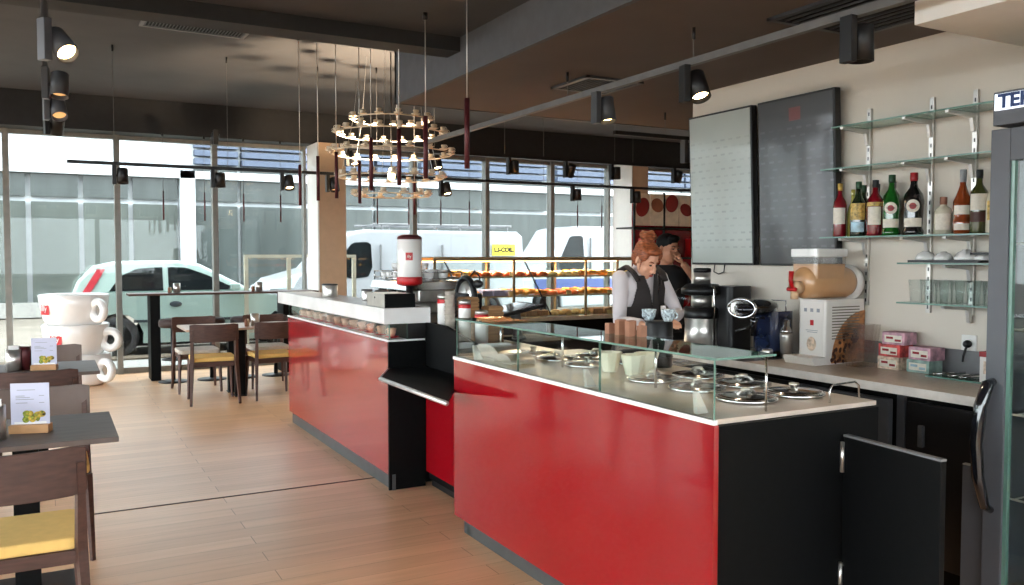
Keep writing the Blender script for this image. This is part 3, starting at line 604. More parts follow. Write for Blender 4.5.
def bottle(x, y, kind, h, r, body, cap, lab, label, parts=(), z=1.609):
    r *= 1.1; y -= .018
    t = thing('liquor_bottle', label, 'bottle', (x, y, z), 0, 'liquor bottles on the glass shelf')
    P = {'round': [(0, 0), (r*.95, 0), (r, .01), (r, h*.58), (r*.9, h*.66), (r*.42, h*.76), (r*.34, h*.8), (r*.34, h*.9)],
         'slope': [(0, 0), (r*.95, 0), (r, .01), (r, h*.5), (r*.8, h*.62), (r*.45, h*.72), (r*.34, h*.8), (r*.33, h*.9)],
         'flare': [(0, 0), (r, 0), (r*1.02, .02), (r*.86, h*.12), (r*.9, h*.2), (r*1.0, h*.55), (r*.86, h*.66), (r*.42, h*.76), (r*.34, h*.82), (r*.34, h*.9)],
         'square': [(0, 0), (r, 0), (r, h*.6), (r*.8, h*.7), (r*.38, h*.76), (r*.36, h*.85)],
         'waist': [(0, 0), (r, 0), (r, h*.2), (r*.86, h*.27), (r*.98, h*.4), (r*.98, h*.5), (r*.5, h*.68), (r*.33, h*.76), (r*.31, h*.88)]}[kind]
    MB().lathe(P, n=24).build('glass_body', body, t)
    rc_ = P[-1][0]; MB().lathe([(rc_*1.02, P[-1][1]-.012 if kind != 'waist' else h*.78), (rc_*1.12, P[-1][1]), (rc_*1.12, h*.995), (rc_, h), (0, h)], n=18).build('cap', cap, t)
    a0 = R(212)
    for (z0, z1, w, m_) in lab:
        k = MB(); n = 8; v = []
        for zz in (z0, z1):
            for i in range(n+1):
                a = a0+(i/n-.5)*w; rr = r*1.02+.0012; v.append((rr*math.cos(a), rr*math.sin(a), zz*h))
        k.add(v, [(i, i+1, i+n+2, i+n+1) for i in range(n)], 0, True).build('label', m_, t)
    return t
def medal(t, r, zc, rad):
    a0 = R(212); k = MB()
    for rr, m_, off in ((rad, 0, .0022), (rad*.5, 1, .0034)):
        n = 18; v = [((r*1.02+off)*math.cos(a0), (r*1.02+off)*math.sin(a0), zc)]
        for i in range(n):
            u = rr*math.cos(2*math.pi*i/n); a = a0+u/r; v.append(((r*1.02+off)*math.cos(a), (r*1.02+off)*math.sin(a), zc+rr*1.05*math.sin(2*math.pi*i/n)))
        k.add(v, [(0, 1+i, 1+(i+1) % n) for i in range(n)], m_, True)
    p = k.build('round_label', ['label', 'capred'], t)
    text('MARTINI', .011, ((r+.005)*math.cos(a0), (r+.005)*math.sin(a0), zc), (R(90), 0, a0+R(90)), 'ink', p, depth=.0004)
bottle(3.98, 3.41, 'round', .305, .034, 'redliq', 'capgold', [(.24, .54, 1.9, 'label')], 'red bitter bottle with pale label, beside the dark screen')
bottle(4.04, 3.37, 'slope', .27, .028, 'yellowliq', 'yellowliq', [], 'slim pale yellow bottle half hidden behind the red bitter')
bottle(3.97, 3.275, 'slope', .305, .04, 'darkgreen', 'capgreen', [(.3, .6, 1.9, 'labelgold'), (.08, .26, 1.7, 'cardblue')], 'dark green bottle with gold and blue labels')
bottle(4.045, 3.30, 'round', .29, .032, 'darkgreen', 'capgreen', [], 'plain dark green bottle hidden behind the gold labelled one')
bottle(3.97, 3.165, 'round', .305, .04, 'redliq', 'ink', [(.2, .52, 1.6, 'label'), (.53, .6, 2.0, 'labelgold')], 'dark red bottle with slanted cream label and black cap')
bottle(4.045, 3.21, 'round', .29, .03, 'redliq', 'ink', [], 'dark red bottle with black cap standing in the back row')
t = bottle(3.97, 3.062, 'flare', .325, .043, 'greenliq', 'capgreen', [(.13, .27, 1.8, 'label')], 'bright green vermouth bottle with round white label'); medal(t, .0473, .145, .031)
bottle(4.048, 3.11, 'round', .295, .03, 'blackliq', 'ink', [], 'black capped bottle in the back row behind the green vermouth')
t = bottle(3.97, 2.93, 'flare', .325, .046, 'blackliq', 'capred', [(.13, .27, 1.8, 'label')], 'black vermouth bottle with red cap and round white label'); medal(t, .0506, .15, .032)
bottle(3.99, 2.775, 'square', .19, .04, 'paleliq', 'cork', [(.12, .55, 1.7, 'label')], 'short clear bottle with cork stopper and cream label')
bottle(3.98, 2.665, 'waist', .318, .04, 'amber', 'capgrey', [(.3, .44, 1.8, 'label'), (.06, .16, 1.8, 'label')], 'amber cognac bottle with slanted white label and grey cap')
bottle(3.98, 2.58, 'round', .31, .038, 'olive', 'ink', [(.36, .62, 2.0, 'label'), (.18, .34, 2.0, 'bean')], 'olive glass whisky bottle with cream and brown label')
bottle(3.98, 2.50, 'slope', .31, .036, 'paleliq', 'ink', [(.2, .5, 1.8, 'labelgold')], 'clear bottle with gold label partly hidden by the fridge')
# bowls on trays, glasses
for i, (y0, y1, z) in enumerate([(2.50, 2.9, 1.467), (2.3, 2.56, 1.505)]):
    tag(MB().rbox(3.9, 4.06, y0, y1, z, z+.012, .02).build('black_tray', 'blackmetal'), ['long black tray under the white bowls', 'raised black tray beside the fridge'][i], 'tray')
for i, (y, r) in enumerate([(2.84, .05), (2.74, .045), (2.62, .055), (2.53, .04)]):
    k = MB(); prof = [(r, 0), (r*.98, r*.25), (r*.75, r*.65), (r*.35, r*.85), (r*.3, r*.95), (0, r*.95)]
    k.lathe(prof, n=24); tag(k.build('white_bowl', 'porcelain', loc=(3.975, y, 1.480)), 'upturned white bowl on the black tray, %s from the bottles end' % ORD[i], 'bowl', 'upturned white bowls on the tray')
gl = None; cnt = 0
for row, x in enumerate((3.93, 4.02)):
    for j in range(6):
        y = 2.86-j*.085
        if y < 2.4: continue
        k = MB().lathe([(0, .004), (.024, .004), (.034, .115), (.036, .115), (.027, 0), (0, 0)], n=20)
        if gl is None: gl = k.build('drinking_glass', 'drinkglass'); o = gl
        else: o = gl.copy(); C.objects.link(o)
        o.location = (x, y, 1.263); tag(o, 'clear tumbler in the %s row on the lowest shelf, %s from the left' % (('front', 'back')[row], ORD[j]), 'glass', 'tumblers on the lowest glass shelf'); cnt += 1
        continue
        o2 = gl.copy(); C.objects.link(o2); o2.location = (x, y, 1.263+.035); tag(o2, 'clear tumbler nested in another, %s row, %s from the left' % (('front', 'back')[row], ORD[j]), 'glass', 'tumblers on the lowest glass shelf')
# menu screens
def screen(y0, y1, z0, z1, label, m, ink, logo=False):
    t = thing('menu_screen', label, 'screen', (4.035, (y0+y1)/2, z0)); t.rotation_euler = (0, R(-2.3), 0)
    h = z1-z0; w = (y1-y0)/2
    MB().box(-.0, .05, -w, w, 0, h).build('casing', 'blackmetal', t, .004)
    MB().box(-.003, 0, -w+.012, w-.012, .014, h-.014).build('display', m, t)
    if logo: MB().box(-.0036, -.003, -.05, .04, h-.15, h-.07).build('red_logo', 'screenred', t)
screen(4.12, 4.73, 1.44, 2.475, 'pale grey portrait menu screen on the wall, farther one', 'screenl', 'screenink')
screen(3.455, 4.065, 1.44, 2.475, 'dark grey portrait menu screen next to the shelves', 'screenr', 'screenink2', True)
tag(MB().tube([(4.09, 4.55, 1.45), (4.08, 4.55, 1.39), (4.08, 4.5, 1.375), (4.08, 4.45, 1.39), (4.09, 4.45, 1.45)], .004, 6).build('screen_cable', 'blackmetal'), 'thin black cable loop hanging below the pale menu screen', 'cable')

# juicer
ju = thing('juicer', 'steel and black juice extractor standing on the back counter', 'juicer', (3.80, 4.35, .8965))
ju.scale = (1.16, 1.16, .97)
MB().lathe([(.0, .0), (.11, .0), (.11, .012), (.10, .02), (.095, .15), (.1, .2), (.1, .205)], n=30).build('jug', 'steel', ju)
MB().lathe([(.102, .2), (.106, .21), (.104, .27), (.09, .275)], n=30).build('collar', 'blackmetal', ju)
MB().lathe([(.055, .27), (.055, .36)], n=24).build('neck', 'steel', ju)
MB().lathe([(.09, .355), (.118, .365), (.118, .40), (.09, .43), (.05, .435)], n=30).build('bowl_cover', 'blackmetal', ju)
MB().lathe([(.048, .43), (.048, .51)], n=24).build('feed_chute', 'steel', ju); MB().lathe([(.0, .44), (.04, .44), (.04, .51), (.05, .512), (.05, .535), (.04, .54), (0, .54)], n=24).build('pusher', ['blackmetal'], ju)
MB().tube([(-.02, -.125, .02), (-.02, -.125, .4), (-.02, -.11, .42)], .007, 8).build('locking_bar', 'chrome', ju)
MB().rbox(.03, .2, -.2, -.04, 0, .42, .03).build('motor_housing', 'blackmetal', ju)
MB().ell((-.05, .12, .33), (.05, .05, .07)).build('pulp_spout', 'drinkglass', ju)
# capsule machine
cm = thing('capsule_machine', 'dark blue and black coffee machine with chrome oval front', 'coffee machine', (3.84, 3.81, .8965))
MB().rbox(-.16, .12, -.11, .11, 0, .03, .04).build('base', 'handle', cm); MB().rbox(-.03, .14, -.1, .1, .03, .27, .04).build('body', 'blueapp', cm)
MB().at((-.08, 0, .29), ry=R(-4)).ell((0, 0, 0), (.15, .1, .055), 20).build('head', 'handle', cm)
MB().at((-.2, .03, .29), ry=R(90), rz=R(20)).lathe([(.0, 0), (.03, 0), (.034, .008), (.05, .012), (.052, 0)], n=24).build('emblem', 'chrome', cm)
MB().at((-.2, .0, .29)).tube([(-.015*math.cos(R(a)), .098*math.cos(R(a)), .055*math.sin(R(a))) for a in range(0, 360, 20)], .01, 8, closed=True).build('chrome_ring', 'chrome', cm)
MB().lathe([(.02, .12), (.02, .2), (.03, .23)], (-.1, 0, 0), 14).tube([(-.1, 0, .18), (-.2, .05, .15)], .01, 8).build('spout', 'handle', cm)
MB().tube([(.1, -.06, .27), (.1, -.06, .33), (.1, .06, .33), (.1, .06, .27)], .004, 8).build('cup_rail', 'chrome', cm)
# shaker + small pot
sh = thing('cocktail_shaker', 'steel cocktail shaker standing beside the drink dispenser', 'shaker', (3.82, 3.63, .8965))
MB().lathe([(0, 0), (.032, 0), (.037, .13), (.037, .15)], n=22).build('body', 'steel', sh); MB().lathe([(.037, .15), (.034, .165), (.018, .19), (.018, .215), (.012, .225), (0, .226)], n=22).build('cap', 'chrome', sh)
tag(MB().lathe([(0, 0), (.03, 0), (.032, .05), (.028, .055), (.027, .01), (0, .01)], n=20).tube([(0, .03, .04), (0, .055, .035), (0, .055, .015), (0, .03, .01)], .004, 6).build('milk_pot', 'steel', loc=(3.72, 3.68, .895)), 'small steel milk pot next to the cocktail shaker', 'pot')
tag(MB().lathe([(0, 0), (.02, 0), (.02, .12), (.012, .15), (.012, .17), (0, .17)], n=16).build('syrup_bottle', 'handle', loc=(3.9, 3.70, .895)), 'thin black bottle behind the cocktail shaker', 'bottle')
# drink dispenser
dd = thing('drink_dispenser', 'white cold cream dispenser printed with coffee beans, clear top tank', 'dispenser', (3.76, 3.385, .896))
MB().rbox(0, .32, -.095, .095, 0, .36, .012).build('cabinet', 'boxwhite', dd)
k = MB(); rn = random.Random(5)
n = 20
k.add([(.318, -.0965, .006)]+[(.318-.27*math.cos(R(90*i/n)), -.0965, .006+.29*math.sin(R(90*i/n))) for i in range(n+1)], [(0, i+1, i+2) for i in range(n)], 0)
k.build('cup_print', 'boxbrown', dd)
k = MB()
for i in range(40):
    a = rn.uniform(0, 75); rr = rn.uniform(.17, .27); k.at((.318-rr*math.cos(R(a)), -.0975, .012+rr*math.sin(R(a))*.7)).ell((0, 0, 0), (.013, .0012, .010), 8, 0, (0, rn.random()*3, 0))
k.build('bean_print', 'bean', dd)
k = MB()
for i in range(12): k.box(.05, .27, -.0985, -.0968, .14+i*.016, .146+i*.016)
k.build('grille', 'boxgrille', dd)
MB().box(-.002, 0, -.08, .08, .02, .34).build('front_print', 'boxwhite', dd)
MB().box(-.0035, -.002, -.014, .01, .215, .245).build('red_logo', 'redplain', dd)
MB().box(-.0035, -.002, -.045, .04, .185, .188).box(-.0035, -.002, -.04, .03, .175, .178).box(-.0035, -.002, -.055, -.035, .29, .31).box(-.0035, -.002, -.01, .01, .29, .31).box(-.0035, -.002, .035, .055, .29, .31).box(-.0035, -.002, -.04, .03, .035, .039).build('caption', 'greyink', dd)
MB().ell((-.002, 0, .11), (.003, .034, .04)).build('cup_picture', 'cardcream', dd)
MB().prism([(-.09, .0), (.0, 0), (.0, .045), (-.11, .045)], -.10, .11, 'y').build('drip_tray', 'boxwhite', dd, .004)
MB().at((.0, .0, .455), ry=R(90)).lathe([(0, -.10), (.03, -.10), (.07, -.09), (.088, -.07), (.09, .24), (.08, .27), (0, .275)], n=32).build('drum', 'tea', dd)
MB().rbox(-.07, .17, -.088, .088, .48, .56, .02).build('drink', 'tea', dd)
MB().rbox(-.073, .173, -.091, .091, .55, .60, .02).build('tank', 'plasticclear', dd)
MB().rbox(-.08, .18, -.097, .097, .598, .645, .02).build('lid', 'porcelain', dd, .006)
MB().at((.275, -.0, .45), ry=R(90)).lathe([(0, 0), (.1, 0), (.105, .015), (.1, .03), (0, .03)], n=30).build('drive_disc', 'boxwhite', dd)
MB().cyl((-.15, 0, .43), (-.09, 0, .43), .035, n=18).cyl((-.14, 0, .365), (-.14, 0, .42), .022, n=14).build('nozzle', 'amberdisk', dd)
MB().tube([(-.155, 0, .42), (-.17, .0, .47), (-.165, .0, .52)], [.010, .012, .014], 10).cyl((-.16, -.03, .42), (-.16, .03, .42), .011, n=10).build('tap_lever', 'redplain', dd)
# nested plastic tubs
k = MB()
for i in range(3):
    d = i*.02; k.add([(3.80+.01, 3.10+d, .9), (3.94-.01, 3.10+d, .9), (3.94-.01, 3.15+d, .9), (3.81, 3.15+d, .9), (3.79, 3.08+d, 1.13), (3.95, 3.08+d, 1.13), (3.95, 3.17+d, 1.13), (3.79, 3.17+d, 1.13)], [(0, 1, 5, 4), (1, 2, 6, 5), (2, 3, 7, 6), (3, 0, 4, 7), (0, 1, 2, 3)])
tag(k.build('plastic_tub', 'plasticclear'), 'clear plastic tubs nested together beside the drink dispenser', 'tub')
# cartons
def carton(x, y, z, m, label, rz=0):
    t = thing('sugar_carton', label, 'carton', (x, y, z), R(rz), 'small cartons stacked on the back counter')
    MB().box(-.055, .055, -.065, .065, 0, .066).build('box', m, t, .002)
    MB().box(-.0565, -.055, -.05, .05, .012, .05).build('front_print', 'label', t)
    k = MB(); k.box(-.057, -.0565, -.045, -.01, .018, .03).box(-.057, -.0565, 0, .04, .03, .042); k.build('print_mark', 'capred' if m != 'cardgreen' else 'cardblue', t)
carton(3.98, 3.015, .896, 'cardcream', 'cream carton at the bottom of the left stack'); carton(3.98, 3.01, .963, 'cardred', 'red carton in the middle of the left stack'); carton(3.975, 2.985, 1.03, 'cardpink', 'lilac carton on top of the left stack', 4)
carton(3.99, 2.845, .896, 'cardgreen', 'grey green carton at the bottom of the right stack'); carton(3.985, 2.83, .963, 'cardpink', 'pink carton on top of the right stack', -3)
# socket, plug, tongs, small box
so = thing('wall_socket', 'white wall socket with black plug above the worktop', 'socket', (4.094, 2.67, 1.06)); MB().box(-.006, .005, -.04, .04, -.04, .04).build('plate', 'white', so, .003)
tag(MB().at((4.085, 2.665, 1.055)).ell((-.015, 0, 0), (.025, .02, .02)).tube([(-.02, 0, -.01), (-.03, .01, -.06), (-.02, .02, -.09)], .006, 8).build('power_plug', 'blackmetal'), 'black plug and cord in the wall socket', 'plug')
glassbox(3.85, 4.06, 2.34, 2.74, .896, .903, 'glass_board', None, 'z', 'shelfglass'); tag(bpy.data.objects['glass_board.005'] if 'glass_board.005' in bpy.data.objects else [o for o in bpy.data.objects if o.name.startswith('glass_board') and not o.parent][0], 'clear glass board lying flat on the back worktop', 'board')
for i, y in enumerate((2.70, 2.62, 2.56)):
    tag(MB().cyl((3.87, y, .912), (4.02, y-.06, .916), .006, n=8).ell((3.868, y, .912), (.012, .012, .007)).build('steel_spoon', 'chrome'), 'steel spoon on the glass board, %s from the cartons' % ORD[i], 'spoon', 'steel spoons on the glass board')
sb = thing('small_tea_box', 'small white and red box beside the fridge on the worktop', 'box', (3.92, 2.42, .903)); MB().box(-.05, .05, -.05, .05, 0, .12).build('box', 'boxwhite', sb, .002); MB().box(-.052, .052, -.052, .052, .12, .145).build('lid', 'capred', sb); MB().box(-.0515, -.05, -.03, .03, .04, .1).build('label', 'cardcream', sb)

# ------------------------------------------------------------------ glass door fridge at right
tf = thing('display_fridge', 'tall dark grey glass door fridge at the right edge', 'fridge', (3.40, 1.165, 0))
MB().box(.04, .68, 0, .02, .05, 2.02).box(.04, .68, .93, .95, .05, 2.02).box(.66, .68, .02, .93, .05, 2.02).box(.04, .66, .02, .93, .05, .12).box(.04, .66, .02, .93, 1.95, 2.02).build('cabinet', 'fridge', tf)
MB().box(-.03, .6, 0, .955, 2.025, 2.16).build('top_box', 'fridge', tf, .004)
s_ = MB().box(-.036, -.03, .0, .945, 2.085, 2.15).build('light_panel', 'fridgesign', tf)
text('TEKNA', .075, (-.038, .93, 2.117), (R(90), 0, R(-90)), 'blueink', s_, depth=.001, bold=.003, squash=1.05, align='LEFT')
d = MB().box(-.03, .02, .88, .96, .05, 2.01).box(-.03, .02, .0, .08, .05, 2.01).box(-.03, .02, .08, .88, 1.88, 2.01).box(-.03, .02, .08, .88, .05, .16).build('door', 'fridge', tf, .003)
MB().box(-.012, -.004, .08, .88, .16, 1.88).build('door_glass', 'clear', d); MB().box(-.02, 0, .865, .88, .16, 1.88).build('door_seal', 'glassedge', d)
MB().tube([(-.03, .925, .99), (-.06, .93, .98), (-.09, .94, .89), (-.105, .945, .74), (-.095, .94, .60), (-.065, .93, .48), (-.03, .925, .46)], [.016, .024, .026, .026, .024, .02, .016], 12).build('handle', 'handle', d)
for z in (.5, .85, 1.2, 1.55): 
    k = MB()
    for i in range(12): k.cyl((.06, .06+i*.075, z), (.62, .06+i*.075, z), .004, n=5)
    k.cyl((.06, .03, z), (.06, .92, z), .005, n=5).build('wire_shelf', 'alu', tf)

# ------------------------------------------------------------------ tables, chairs
ch0 = None
def make_chair(seat_m, back_m):
    t = thing('dining_chair', 'x', 'chair', (0, 0, 0), 0, 'wooden dining chairs')
    MB().rbox(-.215, .215, -.19, .22, .43, .475, .04).build('seat', seat_m, t, .01)
    MB().box(-.2, .2, .18, .2, .37, .43).box(-.2, .2, -.2, -.18, .38, .43).box(-.21, -.19, -.2, .2, .38, .43).box(.19, .21, -.2, .2, .38, .43).build('seat_frame', 'wood', t, .003)
    for sx in (-1, 1):
        MB().tube([(sx*.205, .2, .43), (sx*.22, .22, 0)], [.022, .013], 4, sm=False).build('leg', 'wood', t)
        MB().tube([(sx*.235, -.27, 0), (sx*.212, -.2, .43), (sx*.212, -.225, .76)], [.015, .025, .017], 4, sm=False).build('leg', 'wood', t)
    k = MB(); n = 10; v = []
    for i in range(n+1):
        x = -.235+.47*i/n; y = -.27+.55*x*x*1.1+.015
        hh = .0 if 0 < i < n else .012
        for yy in (y, y+.018): v += [(x, yy, .635+hh+.3*x*x*.3), (x, yy, .81-hh+.2*x*x)]
    f = []
    for i in range(n):
        a = 4*i; b = a+4; f += [(a, a+1, b+1, b), (a+2, b+2, b+3, a+3), (a+1, a+3, b+3, b+1), (a, b, b+2, a+2)]
    f += [(0, 2, 3, 1), (4*n, 4*n+1, 4*n+3, 4*n+2)]
    k.add(v, f, 0, False).build('backrest', back_m, t, .004)
    return t
cy = make_chair('yellow', 'wood'); cg = make_chair('greyfab', 'wood'); cd_ = make_chair('yellow', 'woodgrey')
chairs = [(cy, -.132, 3.64, 0, 'walnut chair with mustard seat in the near left corner'), (cd_, -.062, 4.84, 180, 'grey backed chair facing the camera behind the nearest table'),
          (cy, -.095, 6.03, 0, 'walnut chair with its back to the camera at the second left table'), (cd_, -.03, 7.2, 180, 'grey backed chair between the second left table and the giant cups'),
          (cy, 1.455, 9.16, -3, 'walnut chair with mustard seat at the left near side of the window table'), (cy, 2.07, 9.2, 3, 'walnut chair with mustard seat beside the red bar counter end'),
          (cg, 1.425, 9.99, 180, 'walnut chair with pale seat at the left far side of the window table'), (cg, 2.2, 9.98, 180, 'walnut chair with pale seat on the far side near the bar counter')]
used = set()
for b_, x, y, a, lb in chairs:
    if id(b_) in used: dup(b_, (x, y, 0), R(a), lb)
    else: used.add(id(b_)); b_.location = (x, y, 0); b_.rotation_euler = (0, 0, R(a)); b_['label'] = lb
def table(x0, x1, y0, y1, label, top_m, cols):
    t = thing('cafe_table', label, 'table', ((x0+x1)/2, (y0+y1)/2, 0)); a, b = (x1-x0)/2, (y1-y0)/2
    MB().box(-a, a, -b, b, .728, .75).build('table_top', top_m, t, .003)
    for cx_, cy_ in cols:
        MB().box(cx_-.05, cx_+.05, cy_-.05, cy_+.05, .012, .728).build('column', 'black', t, .002)
        pw = .2 if len(cols) == 1 else .06
        MB().box(cx_-pw, cx_+pw, cy_-pw*1.0, cy_+pw*1.0, 0, .012).build('base_plate', 'blackmetal', t, .002)
table(-.44, .238, 3.86, 4.52, 'dark grey topped square cafe table nearest the camera at left', 'woodgrey', [(-.01, .12)])
table(-.44, .275, 6.15, 6.82, 'square cafe table second from the camera along the left', 'woodgrey', [(0, 0)])
table(1.2, 2.42, 9.12, 9.85, 'pale topped table by the window with four chairs', 'tabletop', [(-.04, -.1), (-.055, .22)])
bt = thing('bar_table', 'long high bar table standing in front of the windows', 'table', (1.93, 11.15, 0))
MB().box(-1.12, 1.15, -.2, .2, 1.025, 1.05).build('table_top', 'wood', bt, .003)
for x in (-.83, .75): MB().box(x-.055, x+.055, -.17, .17, 0, 1.025).build('leg', 'black', bt, .002)
s0 = None
for i, x in enumerate((1.27, 1.71, 2.09, 2.48)):
    lb = 'round dark bar stool, %s from the left under the high table' % ORD[i]
    if s0: dup(s0, (x, 10.8, 0), 0, lb); continue
    s0 = thing('bar_stool', lb, 'stool', (x, 10.8, 0), 0, 'bar stools at the high window table')
    MB().lathe([(.0, .65), (.13, .65), (.155, .665), (.16, .71), (.15, .745), (.12, .755), (0, .757)], n=26).build('seat', 'brownfab', s0)
    MB().cyl((0, 0, .01), (0, 0, .65), .025, n=14).build('pole', 'blackmetal', s0)
    MB().lathe([(0, 0), (.17, 0), (.17, .012), (.03, .025), (0, .025)], n=30).build('base', 'blackmetal', s0)
    MB().ring((0, 0, .27), .12, .009, 24, 6).cyl((-.12, 0, .27), (.12, 0, .27), .008, n=6).build('footrest', 'blackmetal', s0)
# condiment holders
def holder(x, y, z, label, s=1):
    t = thing('condiment_caddy', label, 'caddy', (x, y, z), R(20))
    MB().lathe([(0, 0), (.045*s, 0), (.047*s, .13*s), (.042*s, .13*s), (.04*s, .01), (0, .01)], n=20).build('cylinder', 'steel', t)
    for i, (dx, m_) in enumerate(((-.085, 'goldcup'), (-.12, 'cork'))): MB().lathe([(0, 0), (.015*s, 0), (.017*s, .05*s), (.01*s, .075*s), (0, .08*s)], (dx*s, -.02*i, 0), 12).build('shaker', m_, t)
holder(1.93, 9.35, .751, 'steel cutlery holder with shakers on the pale window table')
holder(1.36, 11.1, 1.051, 'small caddy with bottles on the left half of the high table', .9); holder(2.35, 11.1, 1.051, 'small caddy with bottles on the right half of the high table', .9)
def menu(x, y, z, rz, label, h=.21, w=.15):
    t = thing('table_menu', label, 'menu', (x, y, z), R(rz))
    MB().box(-w/2-.002, w/2+.002, -.03, .03, 0, .035).build('wooden_stand', 'lightwood', t, .002)
    p = MB().box(-w/2, w/2, -.002, .002, .03, h).build('card', 'paper', t)
    k = MB(); rn = random.Random(2)
    for i in range(16):
        a = rn.uniform(-.048, .05); zz = rn.uniform(.048, .085); k.at((a, -.0035, zz)).ell((0, 0, 0), (rn.uniform(.009, .018), .0012, rn.uniform(.008, .015)), 10, rn.randrange(2))
    k.at().box(-.062, .062, -.0032, -.002, .036, .045, 2)
    k.build('food_picture', ['salad', 'paperwarm', 'whiteink'], p)
    k = MB()
    for zz, a, b_ in ((h-.03, -.05, .02), (h-.055, -.055, -.02), (h-.062, -.055, .0), (h-.07, -.055, .015), (h-.085, -.055, -.01), (h-.055, .035, .055), (h-.085, .035, .055)): k.box(a, b_, -.003, -.002, zz, zz+.0025)
    k.build('print_lines', 'greyink', p)
menu(-.085, 4.13, .751, -16, 'food menu card in a wooden stand on the nearest table'); menu(-.045, 6.37, .751, -12, 'food menu card in a wooden stand on the second table')
def cutlery(x, y, z, label):
    t = thing('cutlery_holder', label, 'holder', (x, y, z)); MB().lathe([(0, 0), (.045, 0), (.045, .14), (.041, .14), (.041, .01), (0, .01)], n=24).build('cylinder', 'steel', t)
    MB().box(-.03, .03, -.008, .008, .01, .165).box(-.02, .03, .01, .02, .01, .16).build('napkins', 'porcelain', t)
cutlery(-.215, 4.03, .751, 'steel napkin holder at the left edge of the nearest table')
cutlery(-.22, 6.42, .751, 'steel napkin holder left of the menu on the second table'); 
tag(MB().lathe([(0, 0), (.035, 0), (.037, .12), (.03, .15), (0, .152)], n=20).build('red_canister', 'darkred', loc=(-.155, 6.44, .751)), 'dark red canister between napkin holder and menu on second table', 'canister')

# giant stacked cups
for i, (dx, z, r, h, a) in enumerate([(0.04, 0, .34, .37, -50), (0, .345, .36, .37, -30), (-.01, .695, .375, .365, -56)]):
    lb = ['giant white cup at the bottom of the stack by the window', 'giant white cup in the middle of the stack by the window', 'giant white cup on top of the stack by the window'][i]
    t = thing('giant_cup', lb, 'cup', (.25+dx, 11.1, z), 0, 'giant white cups stacked by the window')
    MB().lathe([(0, 0), (r*.72, 0), (r*.80, .03), (r*.88, h*.25), (r*.95, h*.6), (r, h-.01), (r*.98, h), (r*.93, h-.02), (r*.9, h*.7), (r*.6, h*.3), (0, h*.28)], n=40).build('bowl', 'porcelain', t)
    ca, sa = math.cos(R(a)), math.sin(R(a)); k = MB().at((r*.98*ca, r*.98*sa, h*.5), rz=R(a), rx=0)
    k.ring((.05, 0, 0), .10, .045, 28, 14, ax='y'); k.build('handle', 'porcelain', t)
    if i: logo_patch(t, r*.955, h*.58, R(-128 if i == 1 else -148), .15, .14, .09)

# ------------------------------------------------------------------ pastry cases
pc = thing('pastry_case', 'long lit glass pastry case with brass top rail behind the bar', 'display case', (3.1, 7.2, 0))
MB().box(0, 2.5, .02, .62, 0, .86).build('base', 'black', pc); MB().box(-.02, 2.52, -.02, .66, .86, .90).build('steel_deck', 'steel', pc, .004)
MB().box(0, 2.5, -.0, .025, 1.455, 1.485).box(0, 2.5, .58, .6, 1.455, 1.485).build('top_rail', 'brass', pc)
MB().box(.1, 2.4, .5, .52, 1.44, 1.45).build('light_strip', mat('warm_strip', (255, 210, 150), emis=(255, 190, 120), estr=6), pc)
for x in (0, .83, 1.66, 2.48): 
    MB().box(x, x+.02, .6, .62, .9, 1.47).box(x, x+.02, .0, .02, .9, 1.455).build('post', 'brass', pc)
glassbox(.0, 2.5, .0, .006, .905, 1.453, 'front_glass', pc, 'y'); glassbox(0, 2.5, 0, .6, 1.486, 1.492, 'top_glass', pc, 'z')
for z in (1.30, 1.11): glassbox(.02, 2.48, .06, .56, z-.008, z, 'shelf_glass', pc, 'z'); 
for z in (1.30, 1.11): MB().box(.02, 2.48, .055, .062, z-.012, z+.004).build('shelf_edge', 'brass', pc)
for x in (.1, .95): MB().cyl((x, -.005, 1.45), (x+.3, -.006, .92), .008, n=6).build('gas_strut', 'darkgrey', pc)
rn = random.Random(11)
def croissant(k, s=1, m=0):
    pts = [(.05*s*math.cos(R(a)), .05*s*math.sin(R(a))*.8, .0255*s) for a in range(-20, 201, 20)]; nn = len(pts)
    k.tube(pts, [s*(.006+.018*math.sin(math.pi*(i+.5)/nn)*(1+.12*(i % 2))) for i in range(nn)], 8, m)
def bun(k, s=1, m=0): k.lathe([(0, 0), (.045*s, .002), (.05*s, .015*s), (.035*s, .035*s), (0, .042*s)], n=14, m=m)
def slice_(k, s=1, m=0): k.box(-.05*s, .05*s, -.03*s, .03*s, 0, .045*s, m)
protos = {}
for kn, fn, m_, nm in (('croissant', croissant, 'gold', 'croissant'), ('bun', bun, 'orange', 'glazed_bun'), ('pale', bun, 'palepastry', 'pale_bun'), ('sand', slice_, 'sandwich', 'sandwich'), ('wrap', slice_, 'bluewrap', 'wrapped_cake')):
    protos[kn] = (fn, m_, nm)
made = {}
def pastry(kn, x, y, z, label, group, s=1):
    fn, m_, nm = protos[kn]
    if kn in made: o = made[kn].copy(); C.objects.link(o)
    else: k = MB(); fn(k, 1.0); o = k.build(nm, m_); made[kn] = o
    o.location = (x, y, z); o.rotation_euler = (0, 0, rn.random()*.6); o.scale = (s, s, s)
    tag(o, label, nm.replace('_', ' '), group)
def row(kinds, z, x0, x1, dx, where, rows=(7.33, 7.47, 7.62)):
    x = x0; i = 0
    while x < x1:
        kn = kinds[int((x-x0)/(x1-x0)*len(kinds))]
        for y in rows:
            nm = protos[kn][2].replace('_', ' ')
            pastry(kn, x+rn.uniform(-.006, .006), y, z+.001, 'small %s on the %s of the pastry case' % (nm, where), '%ss on the %s' % (nm, where), 1.18)
        x += dx
row(['croissant', 'bun', 'bun', 'pale', 'croissant', 'pale'], 1.30, 3.2, 5.5, .125, 'upper shelf')
